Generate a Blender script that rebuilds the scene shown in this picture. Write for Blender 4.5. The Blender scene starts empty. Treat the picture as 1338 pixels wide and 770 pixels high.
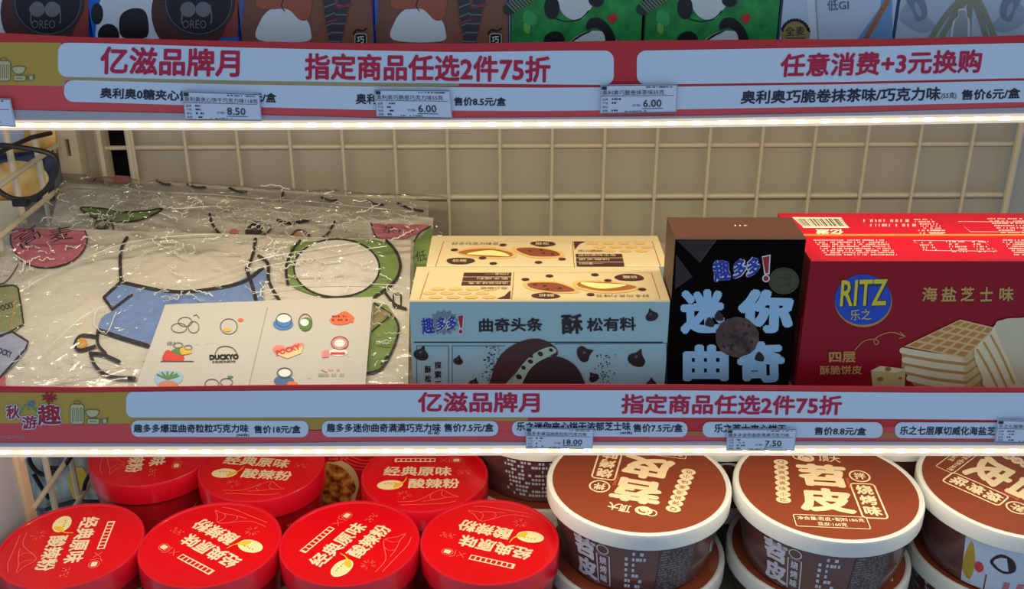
import bpy, math, random
from mathutils import Vector, Matrix, noise
random.seed(7)
scene = bpy.context.scene
COL = scene.collection
# ------------------------------------------------------------------ camera
F = 1382.0; TH = math.radians(23.9); CZ = 1.45
cam_d = bpy.data.cameras.new('camera'); cam_d.sensor_width = 36; cam_d.lens = F / 1338 * 36
cam_d.clip_start = 0.01
cam = bpy.data.objects.new('camera', cam_d); COL.objects.link(cam)
cam.location = (0, 0, CZ); cam.rotation_euler = (math.pi/2 - TH, 0, 0)
scene.camera = cam
# ------------------------------------------------------------------ world, exposure
world = bpy.data.worlds.new('store_light'); scene.world = world; world.use_nodes = True
wn = world.node_tree.nodes['Background']
wn.inputs[0].default_value = (0.62, 0.78, 1.0, 1); wn.inputs[1].default_value = 0.50
scene.view_settings.view_transform = 'Standard'; scene.view_settings.look = 'None'
scene.view_settings.exposure = 0.0; scene.view_settings.gamma = 1.0
scene.view_settings.use_curve_mapping = False
LED_COL = (1.0, 0.84, 0.62)
LED_POWER = {'upper': 1.32, 'middle': 0.95}
def area(name, loc, sx, sy, power, colr, rot):
    l = bpy.data.lights.new(name, 'AREA'); l.shape = 'RECTANGLE'; l.size = sx; l.size_y = sy
    l.energy = power; l.color = colr
    o = bpy.data.objects.new(name, l); COL.objects.link(o); o.location = loc; o.rotation_euler = rot
    return o
# the warm tubes of light under the two shelves (the diodes and diffuser themselves are built with the shelves)
area('led_light_upper', (0.03, 0.712, CZ - 0.1795), 0.90, 0.010, LED_POWER['upper'], LED_COL, (math.radians(22), 0, 0))
area('led_light_middle', (0.03, 0.712, CZ - 0.4290), 0.90, 0.010, LED_POWER['middle'], LED_COL, (math.radians(20), 0, 0))

# ------------------------------------------------------------------ materials
def lin(v):
    v = v / 255.0
    return v / 12.92 if v <= 0.04045 else ((v + 0.055) / 1.055) ** 2.4
MATS = {}
def M(r, g, b, rough=0.5, var=0.06, scale=60, metal=0.0, coat=0.0, bump=0.0, emis=0.0, name='surface', spec=0.5):
    key = (r, g, b, rough, var, scale, metal, coat, bump, emis, name, spec)
    if key in MATS: return MATS[key]
    m = bpy.data.materials.new(name); m.use_nodes = True
    nt = m.node_tree; p = nt.nodes['Principled BSDF']
    c = (lin(r), lin(g), lin(b), 1)
    p.inputs['Roughness'].default_value = rough; p.inputs['Metallic'].default_value = metal
    p.inputs['Coat Weight'].default_value = coat; p.inputs['Coat Roughness'].default_value = 0.08
    p.inputs['Specular IOR Level'].default_value = spec
    if var > 0:
        tc = nt.nodes.new('ShaderNodeTexCoord'); nz = nt.nodes.new('ShaderNodeTexNoise')
        nz.inputs['Scale'].default_value = scale; nz.inputs['Detail'].default_value = 3
        nt.links.new(tc.outputs['Object'], nz.inputs['Vector'])
        mx = nt.nodes.new('ShaderNodeMix'); mx.data_type = 'RGBA'
        mx.inputs['A'].default_value = tuple(x * (1 - var) for x in c[:3]) + (1,)
        mx.inputs['B'].default_value = tuple(min(1, x * (1 + var)) for x in c[:3]) + (1,)
        nt.links.new(nz.outputs['Fac'], mx.inputs['Factor']); nt.links.new(mx.outputs['Result'], p.inputs['Base Color'])
        if bump > 0:
            bp = nt.nodes.new('ShaderNodeBump'); bp.inputs['Strength'].default_value = bump; bp.inputs['Distance'].default_value = 0.001
            nt.links.new(nz.outputs['Fac'], bp.inputs['Height']); nt.links.new(bp.outputs['Normal'], p.inputs['Normal'])
    else: p.inputs['Base Color'].default_value = c
    if emis > 0:
        p.inputs['Emission Color'].default_value = c; p.inputs['Emission Strength'].default_value = emis
    MATS[key] = m; return m
def ramp_mat(name, stops, scale, rough=0.5, detail=4, coat=0.0, kind='noise'):
    m = bpy.data.materials.new(name); m.use_nodes = True; nt = m.node_tree; p = nt.nodes['Principled BSDF']
    p.inputs['Roughness'].default_value = rough; p.inputs['Coat Weight'].default_value = coat
    tc = nt.nodes.new('ShaderNodeTexCoord')
    if kind == 'noise':
        t = nt.nodes.new('ShaderNodeTexNoise'); t.inputs['Detail'].default_value = detail; out = t.outputs['Fac']
    else:
        t = nt.nodes.new('ShaderNodeTexVoronoi'); out = t.outputs['Distance']
    t.inputs['Scale'].default_value = scale
    nt.links.new(tc.outputs['Object'], t.inputs['Vector'])
    cr = nt.nodes.new('ShaderNodeValToRGB'); e = cr.color_ramp.elements
    while len(e) < len(stops): e.new(0.5)
    for el, (pos, c) in zip(e, stops):
        el.position = pos; el.color = (lin(c[0]), lin(c[1]), lin(c[2]), 1)
    nt.links.new(out, cr.inputs['Fac']); nt.links.new(cr.outputs['Color'], p.inputs['Base Color'])
    return m
def film_mat(name, base=0.03, rough=0.08, mult=0.9, bump=0.5):
    m = bpy.data.materials.new(name); m.use_nodes = True; nt = m.node_tree
    nt.nodes.remove(nt.nodes['Principled BSDF']); out = nt.nodes['Material Output']
    tr = nt.nodes.new('ShaderNodeBsdfTransparent'); tr.inputs[0].default_value = (0.97, 0.97, 0.97, 1)
    gl = nt.nodes.new('ShaderNodeBsdfGlossy'); gl.inputs['Roughness'].default_value = rough
    lw = nt.nodes.new('ShaderNodeFresnel'); lw.inputs['IOR'].default_value = 1.5
    mt = nt.nodes.new('ShaderNodeMath'); mt.operation = 'MULTIPLY_ADD'; mt.inputs[1].default_value = mult; mt.inputs[2].default_value = base; mt.use_clamp = True
    mx = nt.nodes.new('ShaderNodeMixShader')
    tc = nt.nodes.new('ShaderNodeTexCoord')
    nz = nt.nodes.new('ShaderNodeTexNoise'); nz.inputs['Scale'].default_value = 14; nz.inputs['Detail'].default_value = 2
    mp = nt.nodes.new('ShaderNodeVectorMath'); mp.operation = 'MULTIPLY_ADD'; mp.inputs[1].default_value = (0.05, 0.05, 0.05)
    nt.links.new(tc.outputs['Object'], nz.inputs['Vector'])
    nt.links.new(nz.outputs['Color'], mp.inputs[0]); nt.links.new(tc.outputs['Object'], mp.inputs[2])
    def edges(scale, width):
        v = nt.nodes.new('ShaderNodeTexVoronoi'); v.feature = 'DISTANCE_TO_EDGE'; v.inputs['Scale'].default_value = scale
        nt.links.new(mp.outputs[0], v.inputs['Vector'])
        r = nt.nodes.new('ShaderNodeMapRange'); r.inputs['From Max'].default_value = width; r.inputs['To Min'].default_value = 1; r.inputs['To Max'].default_value = 0
        nt.links.new(v.outputs['Distance'], r.inputs['Value']); return r
    e1, e2 = edges(24, 0.05), edges(75, 0.16)
    ms = nt.nodes.new('ShaderNodeTexNoise'); ms.inputs['Scale'].default_value = 9
    nt.links.new(tc.outputs['Object'], ms.inputs['Vector'])
    mr = nt.nodes.new('ShaderNodeMapRange'); mr.inputs['From Min'].default_value = 0.45; mr.inputs['From Max'].default_value = 0.62
    nt.links.new(ms.outputs['Fac'], mr.inputs['Value'])
    m2 = nt.nodes.new('ShaderNodeMath'); m2.operation = 'MULTIPLY'; nt.links.new(e2.outputs[0], m2.inputs[0]); nt.links.new(mr.outputs[0], m2.inputs[1])
    sm = nt.nodes.new('ShaderNodeMath'); sm.operation = 'ADD'; nt.links.new(e1.outputs[0], sm.inputs[0]); nt.links.new(m2.outputs[0], sm.inputs[1])
    bp = nt.nodes.new('ShaderNodeBump'); bp.inputs['Strength'].default_value = bump; bp.inputs['Distance'].default_value = 0.0035
    nt.links.new(sm.outputs[0], bp.inputs['Height'])
    nt.links.new(bp.outputs['Normal'], gl.inputs['Normal'])
    nt.links.new(lw.outputs[0], mt.inputs[0]); nt.links.new(mt.outputs[0], mx.inputs[0])
    nt.links.new(tr.outputs[0], mx.inputs[1]); nt.links.new(gl.outputs[0], mx.inputs[2]); nt.links.new(mx.outputs[0], out.inputs[0])
    return m

# ------------------------------------------------------------------ mesh helpers
def tag(o, label=None, cat=None, group=None, kind=None):
    if label: o['label'] = label
    if cat: o['category'] = cat
    if group: o['group'] = group
    if kind: o['kind'] = kind
    return o
def thing(name, label, cat, loc=(0, 0, 0), group=None, rz=0.0):
    o = bpy.data.objects.new(name, None); COL.objects.link(o); o.location = loc; o.rotation_euler.z = rz
    o.empty_display_size = 0.02
    return tag(o, label, cat, group)
def origin(p):
    v = Vector((0, 0, 0))
    while p is not None: v = v + p.location; p = p.parent
    return v
class MB:
    """collects shapes, links them as one mesh; world coordinates unless local=True"""
    def __init__(s): s.v = []; s.f = []; s.m = []; s.mats = []
    def mi(s, mat):
        if mat not in s.mats: s.mats.append(mat)
        return s.mats.index(mat)
    def add(s, vs, fs, mat):
        b = len(s.v); k = s.mi(mat)
        s.v += [tuple(x) for x in vs]; s.f += [tuple(i + b for i in f) for f in fs]; s.m += [k] * len(fs)
        return s
    def box(s, x0, x1, y0, y1, z0, z1, mat, bev=0.0):
        if bev <= 0:
            vs = [(x, y, z) for x in (x0, x1) for y in (y0, y1) for z in (z0, z1)]
            return s.add(vs, [(0, 1, 3, 2), (4, 6, 7, 5), (0, 4, 5, 1), (2, 3, 7, 6), (0, 2, 6, 4), (1, 5, 7, 3)], mat)
        import bmesh
        bm = bmesh.new(); bmesh.ops.create_cube(bm, size=1)
        for v in bm.verts:
            v.co = Vector(((x0+x1)/2 + v.co.x*(x1-x0), (y0+y1)/2 + v.co.y*(y1-y0), (z0+z1)/2 + v.co.z*(z1-z0)))
        bmesh.ops.bevel(bm, geom=bm.edges[:], offset=bev, segments=2, affect='EDGES', profile=0.6)
        bm.verts.index_update()
        s.add([v.co[:] for v in bm.verts], [[v.index for v in f.verts] for f in bm.faces], mat); bm.free(); return s
    def tube(s, pts, r, mat, n=8, closed=False, cap=True):
        pts = [Vector(p) for p in pts]; N = len(pts); rings = []
        up = None
        for i, p in enumerate(pts):
            if closed: t = (pts[(i+1) % N] - pts[i-1]).normalized()
            else: t = (pts[min(i+1, N-1)] - pts[max(i-1, 0)]).normalized()
            if up is None:
                up = t.orthogonal().normalized()
            up = (up - t * up.dot(t)).normalized(); w = t.cross(up)
            rings.append([p + (up * math.cos(2*math.pi*k/n) + w * math.sin(2*math.pi*k/n)) * r for k in range(n)])
        vs = [q for rg in rings for q in rg]; fs = []
        for i in range(N if closed else N - 1):
            j = (i + 1) % N
            for k in range(n): fs.append((i*n+k, i*n+(k+1) % n, j*n+(k+1) % n, j*n+k))
        if cap and not closed:
            fs.append(tuple(range(n))[::-1]); fs.append(tuple((N-1)*n + k for k in range(n)))
        return s.add(vs, fs, mat)
    def lathe(s, prof, mat, n=64, cx=0, cy=0):
        vs = []; fs = []
        for (r, z) in prof:
            for k in range(n):
                a = 2*math.pi*k/n; vs.append((cx + r*math.cos(a), cy + r*math.sin(a), z))
        for i in range(len(prof)-1):
            for k in range(n): fs.append((i*n+k, i*n+(k+1) % n, (i+1)*n+(k+1) % n, (i+1)*n+k))
        if prof[0][0] > 1e-6: fs.append(tuple(range(n))[::-1])
        if prof[-1][0] > 1e-6: fs.append(tuple((len(prof)-1)*n+k for k in range(n)))
        return s.add(vs, fs, mat)
    def build(s, name, parent=None, smooth=False, local=False):
        me = bpy.data.meshes.new(name)
        off = Vector((0, 0, 0)) if local else origin(parent)
        me.from_pydata([tuple(Vector(v) - off) for v in s.v], [], s.f)
        for m in s.mats: me.materials.append(m)
        me.polygons.foreach_set('material_index', s.m)
        if smooth:
            me.polygons.foreach_set('use_smooth', [True]*len(s.f))
            try: me.set_sharp_from_angle(angle=math.radians(40))
            except Exception: pass
        me.update()
        o = bpy.data.objects.new(name, me); COL.objects.link(o)
        if parent: o.parent = parent
        return o
def struct(name, mb, parent=None):
    o = mb.build(name, parent); 
    if parent is None: o['kind'] = 'structure'
    return o
def copy_tree(o, parent=None):
    c = o.copy(); COL.objects.link(c); c.parent = parent
    for ch in list(o.children): copy_tree(ch, c)
    return c

# ------------------------------------------------------------------ photograph pixel -> point on a real plane
CT, ST = math.cos(TH), math.sin(TH)
def at(px, py, p0, n):
    u = (px - 669) / F; v = (py - 385) / F
    d = Vector((u, CT - v*ST, -ST - v*CT)); o = Vector((0, 0, CZ))
    t = (Vector(p0) - o).dot(n) / d.dot(n)
    return o + d * t
def atY(px, py, Y): return at(px, py, (0, Y, 0), Vector((0, 1, 0)))
def atZ(px, py, Z): return at(px, py, (0, 0, CZ + Z), Vector((0, 0, 1)))
def atX(px, py, X): return at(px, py, (X, 0, 0), Vector((1, 0, 0)))

# ------------------------------------------------------------------ flat print
GL = {}
def glyphs(s, off):
    """outline of a phrase in the built-in font, made bold by the union of shifted copies"""
    if (s, off) in GL: return GL[(s, off)]
    c = bpy.data.curves.new('t', 'FONT'); c.body = s; c.size = 1; c.resolution_u = 2
    o = bpy.data.objects.new('t', c); COL.objects.link(o)
    dg = bpy.context.evaluated_depsgraph_get(); me = bpy.data.meshes.new_from_object(o.evaluated_get(dg))
    vs = [(v.co.x, v.co.y) for v in me.vertices]; fs = [tuple(p.vertices) for p in me.polygons]
    bpy.data.objects.remove(o); bpy.data.curves.remove(c); bpy.data.meshes.remove(me)
    if off > 0:
        n = 8 if off > 0.045 else 6; v0, f0 = vs, fs; vs = list(v0); fs = list(f0)
        for k in range(n):
            a = 2*math.pi*k/n + 0.3; b = len(vs); vs += [(x + off*math.cos(a), y + off*math.sin(a)) for x, y in v0]; fs += [tuple(i+b for i in f) for f in f0]
    xs = [v[0] for v in vs]; ys = [v[1] for v in vs]; x0, x1, y0, y1 = min(xs), max(xs), min(ys), max(ys)
    vs = [((x-x0)/(x1-x0), (y-y0)/(y1-y0)) for x, y in vs]
    nv = len(v0) if off > 0 else len(vs)
    GL[(s, off)] = (vs, fs, nv); return vs, fs, nv
def crom(pts, n=6, closed=False):
    N = len(pts); out = []
    g = lambda i: pts[i % N] if closed else pts[max(0, min(N-1, i))]
    for i in range(N if closed else N-1):
        a, b, c, d = g(i-1), g(i), g(i+1), g(i+2)
        for k in range(n):
            t = k / n
            out.append(tuple(0.5*(2*b[j] + (c[j]-a[j])*t + (2*a[j]-5*b[j]+4*c[j]-d[j])*t*t + (3*b[j]-a[j]-3*c[j]+d[j])*t**3) for j in (0, 1)))
    if not closed: out.append(tuple(pts[-1]))
    return out
class Print:
    """ink on a surface: shapes in 2-D, mapped by fn(x, y) -> (point, normal)"""
    EPS = 0.00012
    def __init__(s, fn, sy=-1, ax=1.0): s.fn = fn; s.sy = sy; s.mb = MB(); s.ax = ax
    cnt = 0
    def raw(s, pts, fs, mat, l=1):
        vs = []; s.cnt += 1; l = l + 0.02*(s.cnt % 42)
        for x, y in pts:
            p, n = s.fn(x, y); vs.append(p + n * s.EPS * l)
        s.mb.add(vs, fs, mat); return s
    def poly(s, pts, mat, l=1): return s.raw(pts, [tuple(range(len(pts)))], mat, l)
    def blob(s, pts, mat, l=1, n=5): return s.poly(crom(pts, n, True), mat, l)
    def rect(s, x0, y0, x1, y1, mat, l=1, nx=1):
        pts = []; fs = []
        for i in range(nx+1):
            x = x0 + (x1-x0)*i/nx; pts += [(x, y0), (x, y1)]
            if i: fs.append((2*i-2, 2*i, 2*i+1, 2*i-1))
        return s.raw(pts, fs, mat, l)
    def rrect(s, x0, y0, x1, y1, r, mat, l=1, line=0):
        pts = []
        for cx, cy, a0 in ((x1-r, y1-r, 0), (x0+r, y1-r, 90), (x0+r, y0+r, 180), (x1-r, y0+r, 270)):
            for k in range(6):
                a = math.radians(a0 + 18*k); pts.append((cx + r*math.cos(a), cy + r*math.sin(a)))
        if line: return s.stroke(pts, line, mat, l, smooth=False, closed=True)
        return s.poly(pts, mat, l)
    def ell(s, cx, cy, rx, ry, mat, l=1, rot=0, n=32, a0=0, a1=360):
        c, d = math.cos(math.radians(rot)), math.sin(math.radians(rot)); pts = []
        for k in range(n):
            a = math.radians(a0 + (a1-a0)*k/(n if a1-a0 >= 360 else n-1)); x, y = rx*math.cos(a), ry*math.sin(a)
            pts.append((cx + x*c - y*d, cy + x*d + y*c))
        return s.poly(pts, mat, l)
    def ring(s, cx, cy, rx, ry, w, mat, l=1, rot=0, n=40, a0=0, a1=360):
        c, d = math.cos(math.radians(rot)), math.sin(math.radians(rot)); pts = []
        full = a1-a0 >= 360
        for k in range(n):
            a = math.radians(a0 + (a1-a0)*k/(n if full else n-1)); x, y = rx*math.cos(a), ry*math.sin(a)
            pts.append((cx + x*c - y*d, cy + x*d + y*c))
        return s.stroke(pts, w, mat, l, smooth=False, closed=full)
    def stroke(s, pts, w, mat, l=1, smooth=True, closed=False, n=6, taper=False):
        if smooth: pts = crom(pts, n, closed)
        N = len(pts); vs = []; fs = []
        for i in range(N):
            if closed: a, b = pts[i-1], pts[(i+1) % N]
            else: a, b = pts[max(0, i-1)], pts[min(N-1, i+1)]
            dx, dy = (b[0]-a[0])*s.ax, b[1]-a[1]; L = math.hypot(dx, dy) or 1
            ww = w/2 * (math.sin(math.pi*min(max(i/(N-1), 0.06), 0.94))**0.6 if taper else 1)
            vs += [(pts[i][0] - dy/L*ww/s.ax, pts[i][1] + dx/L*ww), (pts[i][0] + dy/L*ww/s.ax, pts[i][1] - dx/L*ww)]
        for i in range(N if closed else N-1):
            j = (i+1) % N; fs.append((2*i, 2*i+1, 2*j+1, 2*j))
        s.raw(vs, fs, mat, l)
        if not closed and not taper and w > 0:
            for q in (pts[0], pts[-1]): s.ell(q[0], q[1], w/2/s.ax, w/2, mat, l, n=10)
        return s
    def text(s, t, x0, y0, x1, y1, h, mat, l=2, off=0.02, shear=0.0, up=None):
        vs, fs, nv = glyphs(t, off); dx, dy = x1-x0, y1-y0; L = math.hypot(dx, dy)
        if up is None: up = (-dy/L*h*(-s.sy) * -1 if s.sy < 0 else -dy/L*h, dx/L*h*s.sy)
        if s.sy < 0: up = (dy/L*h, -dx/L*h)
        ux, uy = up[0] + shear*h*dx/L, up[1] + shear*h*dy/L
        out = []
        for i, (a, b) in enumerate(vs):
            p, n = s.fn(x0 + a*dx + b*ux, y0 + a*dy + b*uy); out.append(p + n * s.EPS * (l + 0.09*(i//nv)))
        s.mb.add(out, fs, mat); return s
    def micro(s, x0, y0, x1, y1, rows, mat, l=2, cell=None, fill=0.62, ragged=0.3):
        H = (y1-y0)/rows; cell = cell or abs(H)*1.0; vs = []; fs = []
        for r in range(rows):
            ya = y0 + r*H + H*0.18; yb = ya + H*0.58; x = x0; xe = x1 - random.random()*ragged*(x1-x0)
            while x < xe:
                w = cell*random.uniform(0.5, 0.95)
                if random.random() < fill:
                    b = len(vs); vs += [(x, ya), (min(x+w, xe), ya), (min(x+w, xe), yb), (x, yb)]; fs.append((b, b+1, b+2, b+3))
                x += cell
        if fs: s.raw(vs, fs, mat, l)
        return s
    def build(s, name, parent, local=False): return s.mb.build(name, parent, local=local)
class Phrases(Print):
    """every phrase becomes a part of its own"""
    def __init__(s, fn, parent, name='lettering', sy=-1): super().__init__(fn, sy); s.parent = parent; s.name = name
    def text(s, *a, **k): super().text(*a, **k); s.mb.build(s.name, s.parent); s.mb = MB()
    def micro(s, *a, **k): super().micro(*a, **k); s.mb.build('small_print', s.parent); s.mb = MB()
def onplane(p0, n):
    n = Vector(n).normalized()
    return lambda x, y: (at(x, y, p0, n), n)
def facingY(Y): return onplane((0, Y, 0), (0, -1, 0))
def facingZ(Z): return onplane((0, 0, CZ + Z), (0, 0, 1))

# ------------------------------------------------------------------ colours
m_beige = M(196, 186, 160, 0.45, 0.05, 30, name='beige_enamel')
m_panel = M(168, 162, 144, 0.38, 0.10, 9, name='backing_panel')
m_post = M(200, 186, 160, 0.5, 0.05, name='upright_enamel')
m_grey = M(176, 176, 184, 0.4, 0.04, name='grey_rail')
m_black = M(16, 15, 16, 0.4, 0.1, name='black_plastic')
m_dark = M(28, 24, 24, 0.7, 0.1, name='dark_gap')
b_white = M(214, 230, 248, 0.35, 0.02, 8, name='banner_paper_white')
b_red = M(206, 40, 48, 0.4, 0.04, 8, name='banner_red')
b_red2 = M(226, 78, 84, 0.4, 0.04, 8, name='banner_coral')
b_gold = M(196, 160, 62, 0.4, 0.04, 8, name='banner_gold')
b_ink = M(196, 12, 66, 0.4, 0.0, name='crimson_ink')
b_inkd = M(34, 38, 62, 0.45, 0.0, name='navy_ink')
t_paper = M(216, 228, 246, 0.45, 0.02, name='price_tag_paper')
t_ink = M(40, 44, 60, 0.5, 0.0, name='tag_ink')
white = M(238, 236, 230, 0.45, 0.03, name='white_print')

# ------------------------------------------------------------------ setting
s_ = MB().box(-1.6, 1.6, 0.45, 1.9, -0.02, 0.0, M(150, 146, 140, 0.3, 0.1, 4, name='floor_tile')); struct('floor', s_)
s_ = MB().box(-1.5, -0.405, 1.009, 1.03, 0.0, 1.9, m_panel)
s_.box(-0.372, 0.487, 1.009, 1.03, 0.0, 1.9, m_panel); s_.box(0.487, 1.4, 1.009, 1.03, 0.0, 1.9, M(158, 160, 150, 0.5, 0.04, 10, name='grey_green_panel'))
s_.box(-0.52, -0.30, 1.07, 1.08, 0.0, 1.9, m_dark); struct('wall_back', s_)
# slotted upright on the left
s_ = MB()
s_.box(-0.4385, -0.4305, 0.990, 1.009, 0, 1.9, m_post); s_.box(-0.4262, -0.4185, 0.990, 1.009, 0, 1.9, m_post)
zc = atY(84, 193, 0.99).z; prev = 0.0
for k in range(-9, 9):
    q = zc + 0.05*k
    s_.box(-0.4305, -0.4262, 0.990, 1.009, prev, q-0.0085, m_post); prev = q+0.0085
s_.box(-0.4305, -0.4262, 0.990, 1.009, prev, 1.9, m_post); s_.box(-0.4305, -0.4262, 1.004, 1.009, 0, 1.9, m_black)
struct('trim_1', s_)
s_ = MB(); a = atY(127, 190, 1.01); b = atY(143, 190, 1.01)
s_.box(a.x, b.x-0.003, 1.006, 1.012, 0, 1.9, m_post); s_.box(b.x-0.004, b.x, 0.992, 1.012, 0, 1.9, m_post); struct('trim_2', s_)

# back wire grid
GY = 1.0
def wire_grid(label, name_=None):
    g = thing('wire_grid', label, 'wire grid', (0, GY, 0))
    px0 = atY(170, 168, GY).x; px1 = atY(1331, 168, GY).x; step = atY(653, 168, GY).x - atY(584.3, 168, GY).x
    r = 0.0021
    xs = []
    x = atY(653, 168, GY).x
    while x - step > px0 - 0.01: x -= step
    while x < px1 - 0.02: xs.append(x); x += step
    for x in xs: MB().tube([(x, GY-0.004, 0.78), (x, GY-0.004, CZ+0.05)], r*0.8, m_beige).build('wire', g)
    MB().tube([(px1, GY-0.004, 0.78), (px1, GY-0.004, CZ+0.05)], 0.0034, m_beige).build('frame_wire', g)
    MB().tube([(px0-0.002, GY-0.004, 0.78), (px0-0.002, GY-0.004, CZ+0.05)], 0.0030, m_beige).build('frame_wire', g)
    z1 = atY(669, 189, GY).z; dz = z1 - atY(669, 255.5, GY).z
    for k in range(-3, 9):
        zz = z1 - dz*k
        MB().tube([(px0-0.004, GY, zz-0.003), (px1+0.004, GY, zz+0.001)], 0.0026 if k % 2 else 0.0024, m_beige).build('wire', g)
    MB().tube([(px0-0.030, GY, z1-0.0035), (px0, GY, z1-0.003)], 0.0022, m_beige).build('hook', g)
    return g
wire_grid('beige wire grid covering the back panel of the shelves')
# side wire grid on the left, runs front to back
SX = -0.440
g = thing('side_wire_grid', 'beige wire side grid at the left end, rods running towards the back', 'wire grid', (SX, 0.9, 0))
for y in (0.796, 0.848, 0.898, 0.950):
    MB().tube([(SX, y, 0.78), (SX, y, CZ+0.02)], 0.0030, m_beige).build('wire', g)
for q in [atX(0, 238, SX), atX(11, 295, SX)]:
    MB().tube([(SX+0.004, 0.72, q.z), (SX+0.004, 0.985, q.z)], 0.0026, m_beige).build('wire', g)
zq = atX(72, 650, SX).z
for k in range(4):
    MB().tube([(SX+0.004, 0.80, zq+0.053*k-0.03), (SX+0.004, 0.985, zq+0.053*k-0.03)], 0.0026, m_beige).build('wire', g)
# white side board and its beige edge, lower left
s_ = MB().box(SX-0.012, SX, 0.682, 0.792, 0.0, CZ-0.452, M(158, 168, 180, 0.5, 0.03, 12, name='ambient_toned_board'))  # white board; the cool ambient light on it is put into its colour
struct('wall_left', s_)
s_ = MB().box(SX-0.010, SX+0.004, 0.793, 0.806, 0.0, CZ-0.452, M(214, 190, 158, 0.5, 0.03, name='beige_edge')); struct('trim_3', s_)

# ------------------------------------------------------------------ shelves
def interp(tab, x):
    if x <= tab[0][0]: return tab[0][1]
    for (a, p), (b, q) in zip(tab, tab[1:]):
        if x <= b: return p + (q-p)*(x-a)/(b-a)
    return tab[-1][1]
LY = 0.670          # front plane of the price rails
PX = list(range(-60, 1401, 20))
def loft(mb, top, bot, y0, y1, mat):
    """bar that follows two pixel curves on the plane Y = LY, from depth y0 to y1"""
    vs = []; fs = []
    for p in PX:
        a = atY(p, interp(top, p), LY); b = atY(p, interp(bot, p), LY)
        vs += [(a.x, y0, a.z), (b.x, y0, b.z), (b.x, y1, b.z), (a.x, y1, a.z)]
    for i in range(len(PX)-1):
        for k in range(4): fs.append((4*i+k, 4*i+(k+1) % 4, 4*i+4+(k+1) % 4, 4*i+4+k))
    fs.append((0, 1, 2, 3)); e = 4*(len(PX)-1); fs.append((e+3, e+2, e+1, e))
    mb.add(vs, fs, mat)
def off(tab, d): return [(x, y+d) for x, y in tab]
def mix(a, b, t): return [(x, interp(a, x)*(1-t) + interp(b, x)*t) for x in PX]
m_diff = M(255, 234, 200, 0.5, 0.0, emis=0.72, name='led_cover_glow')
m_diff2 = M(250, 222, 200, 0.5, 0.0, emis=0.42, name='led_cover_edge')
m_led = M(255, 244, 220, 0.5, 0.0, emis=7.0, name='led_diode')
def led_strip(label, top, bot, step_px, first_px):
    c = atY(669, interp(top, 669), LY)
    t = thing('led_strip', label, 'light', (0, LY, c.z))
    b = MB(); loft(b, mix(top, bot, 0.28), mix(top, bot, 0.72), LY-0.0006, LY+0.006, m_diff); dif = b.build('diffuser', t)
    b = MB(); loft(b, top, mix(top, bot, 0.28), LY-0.0022, LY+0.006, m_diff2); loft(b, mix(top, bot, 0.72), bot, LY-0.0022, LY+0.006, m_diff2); b.build('rim', t)
    px = first_px; proto = None
    while px < 1400:
        yy = interp(top, px)*0.5 + interp(bot, px)*0.5
        p = atY(px, yy, LY-0.0011)
        if proto is None:
            d = MB(); n = 10
            vs = [(0.0027*math.cos(2*math.pi*k/n), 0, 0.0016*math.sin(2*math.pi*k/n)) for k in range(n)] + [(0, -0.0008, 0)]
            d.add(vs, [(k, (k+1) % n, n) for k in range(n)], m_led); proto = d.build('diode', dif, local=True); proto.location = p - t.location
        else:
            d = proto.copy(); COL.objects.link(d); d.parent = dif; d.location = p - t.location
        px += step_px
    return t
# pixel curves of the front edges, taken on the plane of the rails
U_TOP = [(0, 43), (118, 49), (313, 54), (490, 57), (600, 57), (665, 56), (840, 53), (1018, 52), (1168, 51), (1338, 46)]
U_R1 = [(0, 55), (118, 56), (313, 62), (490, 66), (600, 68), (750, 66), (840, 66), (1018, 63), (1168, 60), (1338, 56)]
U_BOT = [(0, 143), (300, 149), (500, 154), (700, 153), (900, 151), (1100, 147), (1338, 140)]
U_LT = [(0, 156.5), (300, 157), (600, 156), (850, 155), (1100, 151), (1338, 147.5)]
U_LB = [(0, 169), (300, 169), (600, 167.5), (850, 166), (1100, 163), (1338, 159)]
L_TOP = [(0, 505), (100, 506.5), (200, 506), (330, 504), (520, 502.5), (700, 502.5), (900, 503), (1100, 505), (1338, 507)]
L_R1 = [(0, 513), (100, 513.5), (200, 511.5), (400, 510), (600, 509.5), (900, 510), (1100, 512), (1200, 513), (1338, 513)]
L_BOT = [(0, 578), (300, 579), (500, 576.5), (700, 577), (1000, 576), (1338, 577)]
L_LT = [(0, 583), (400, 582), (800, 581), (1338, 581)]
L_LB = [(0, 595.5), (400, 594.5), (700, 593), (1338, 594)]
def shelf(label, banner_label, led_label, TOP, BOT, LT, LB, deckz, x1=0.56):
    t = thing('shelf', label, 'shelf', (0, LY, CZ+deckz))
    MB().box(-0.438, 0.485, LY+0.0065, 0.993, CZ+deckz-0.012, CZ+deckz, m_beige, 0.001).build('shelf_board', t)
    b = MB(); loft(b, off(TOP, 14), off(LT, 0), LY+0.001, LY+0.006, m_grey); b.build('price_rail', t)
    b = MB(); loft(b, BOT, off(LT, 0), LY-0.0012, LY+0.0009, m_grey); b.build('rail_lip', t)
    led_strip(led_label[0], LT, LB, led_label[1], led_label[2])
    # paper banner in the rail
    bn = thing('promotion_banner', banner_label, 'banner', (0, LY, CZ+deckz))
    b = MB(); loft(b, TOP, off(BOT, 0.5), LY-0.0002, LY+0.0008, b_red); b.build('banner_paper', bn)
    return t, bn
UD, LD, BD = -0.140, -0.383, -0.664
t, bnU = shelf('upper shelf board and rail holding the row of upright biscuit boxes', 'red promotion banner along the upper shelf edge, reading 3元换购 at its right',
    ('bright warm LED strip under the upper shelf edge', 33.6, 4), U_TOP, U_BOT, U_LT, U_LB, UD)
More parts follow.
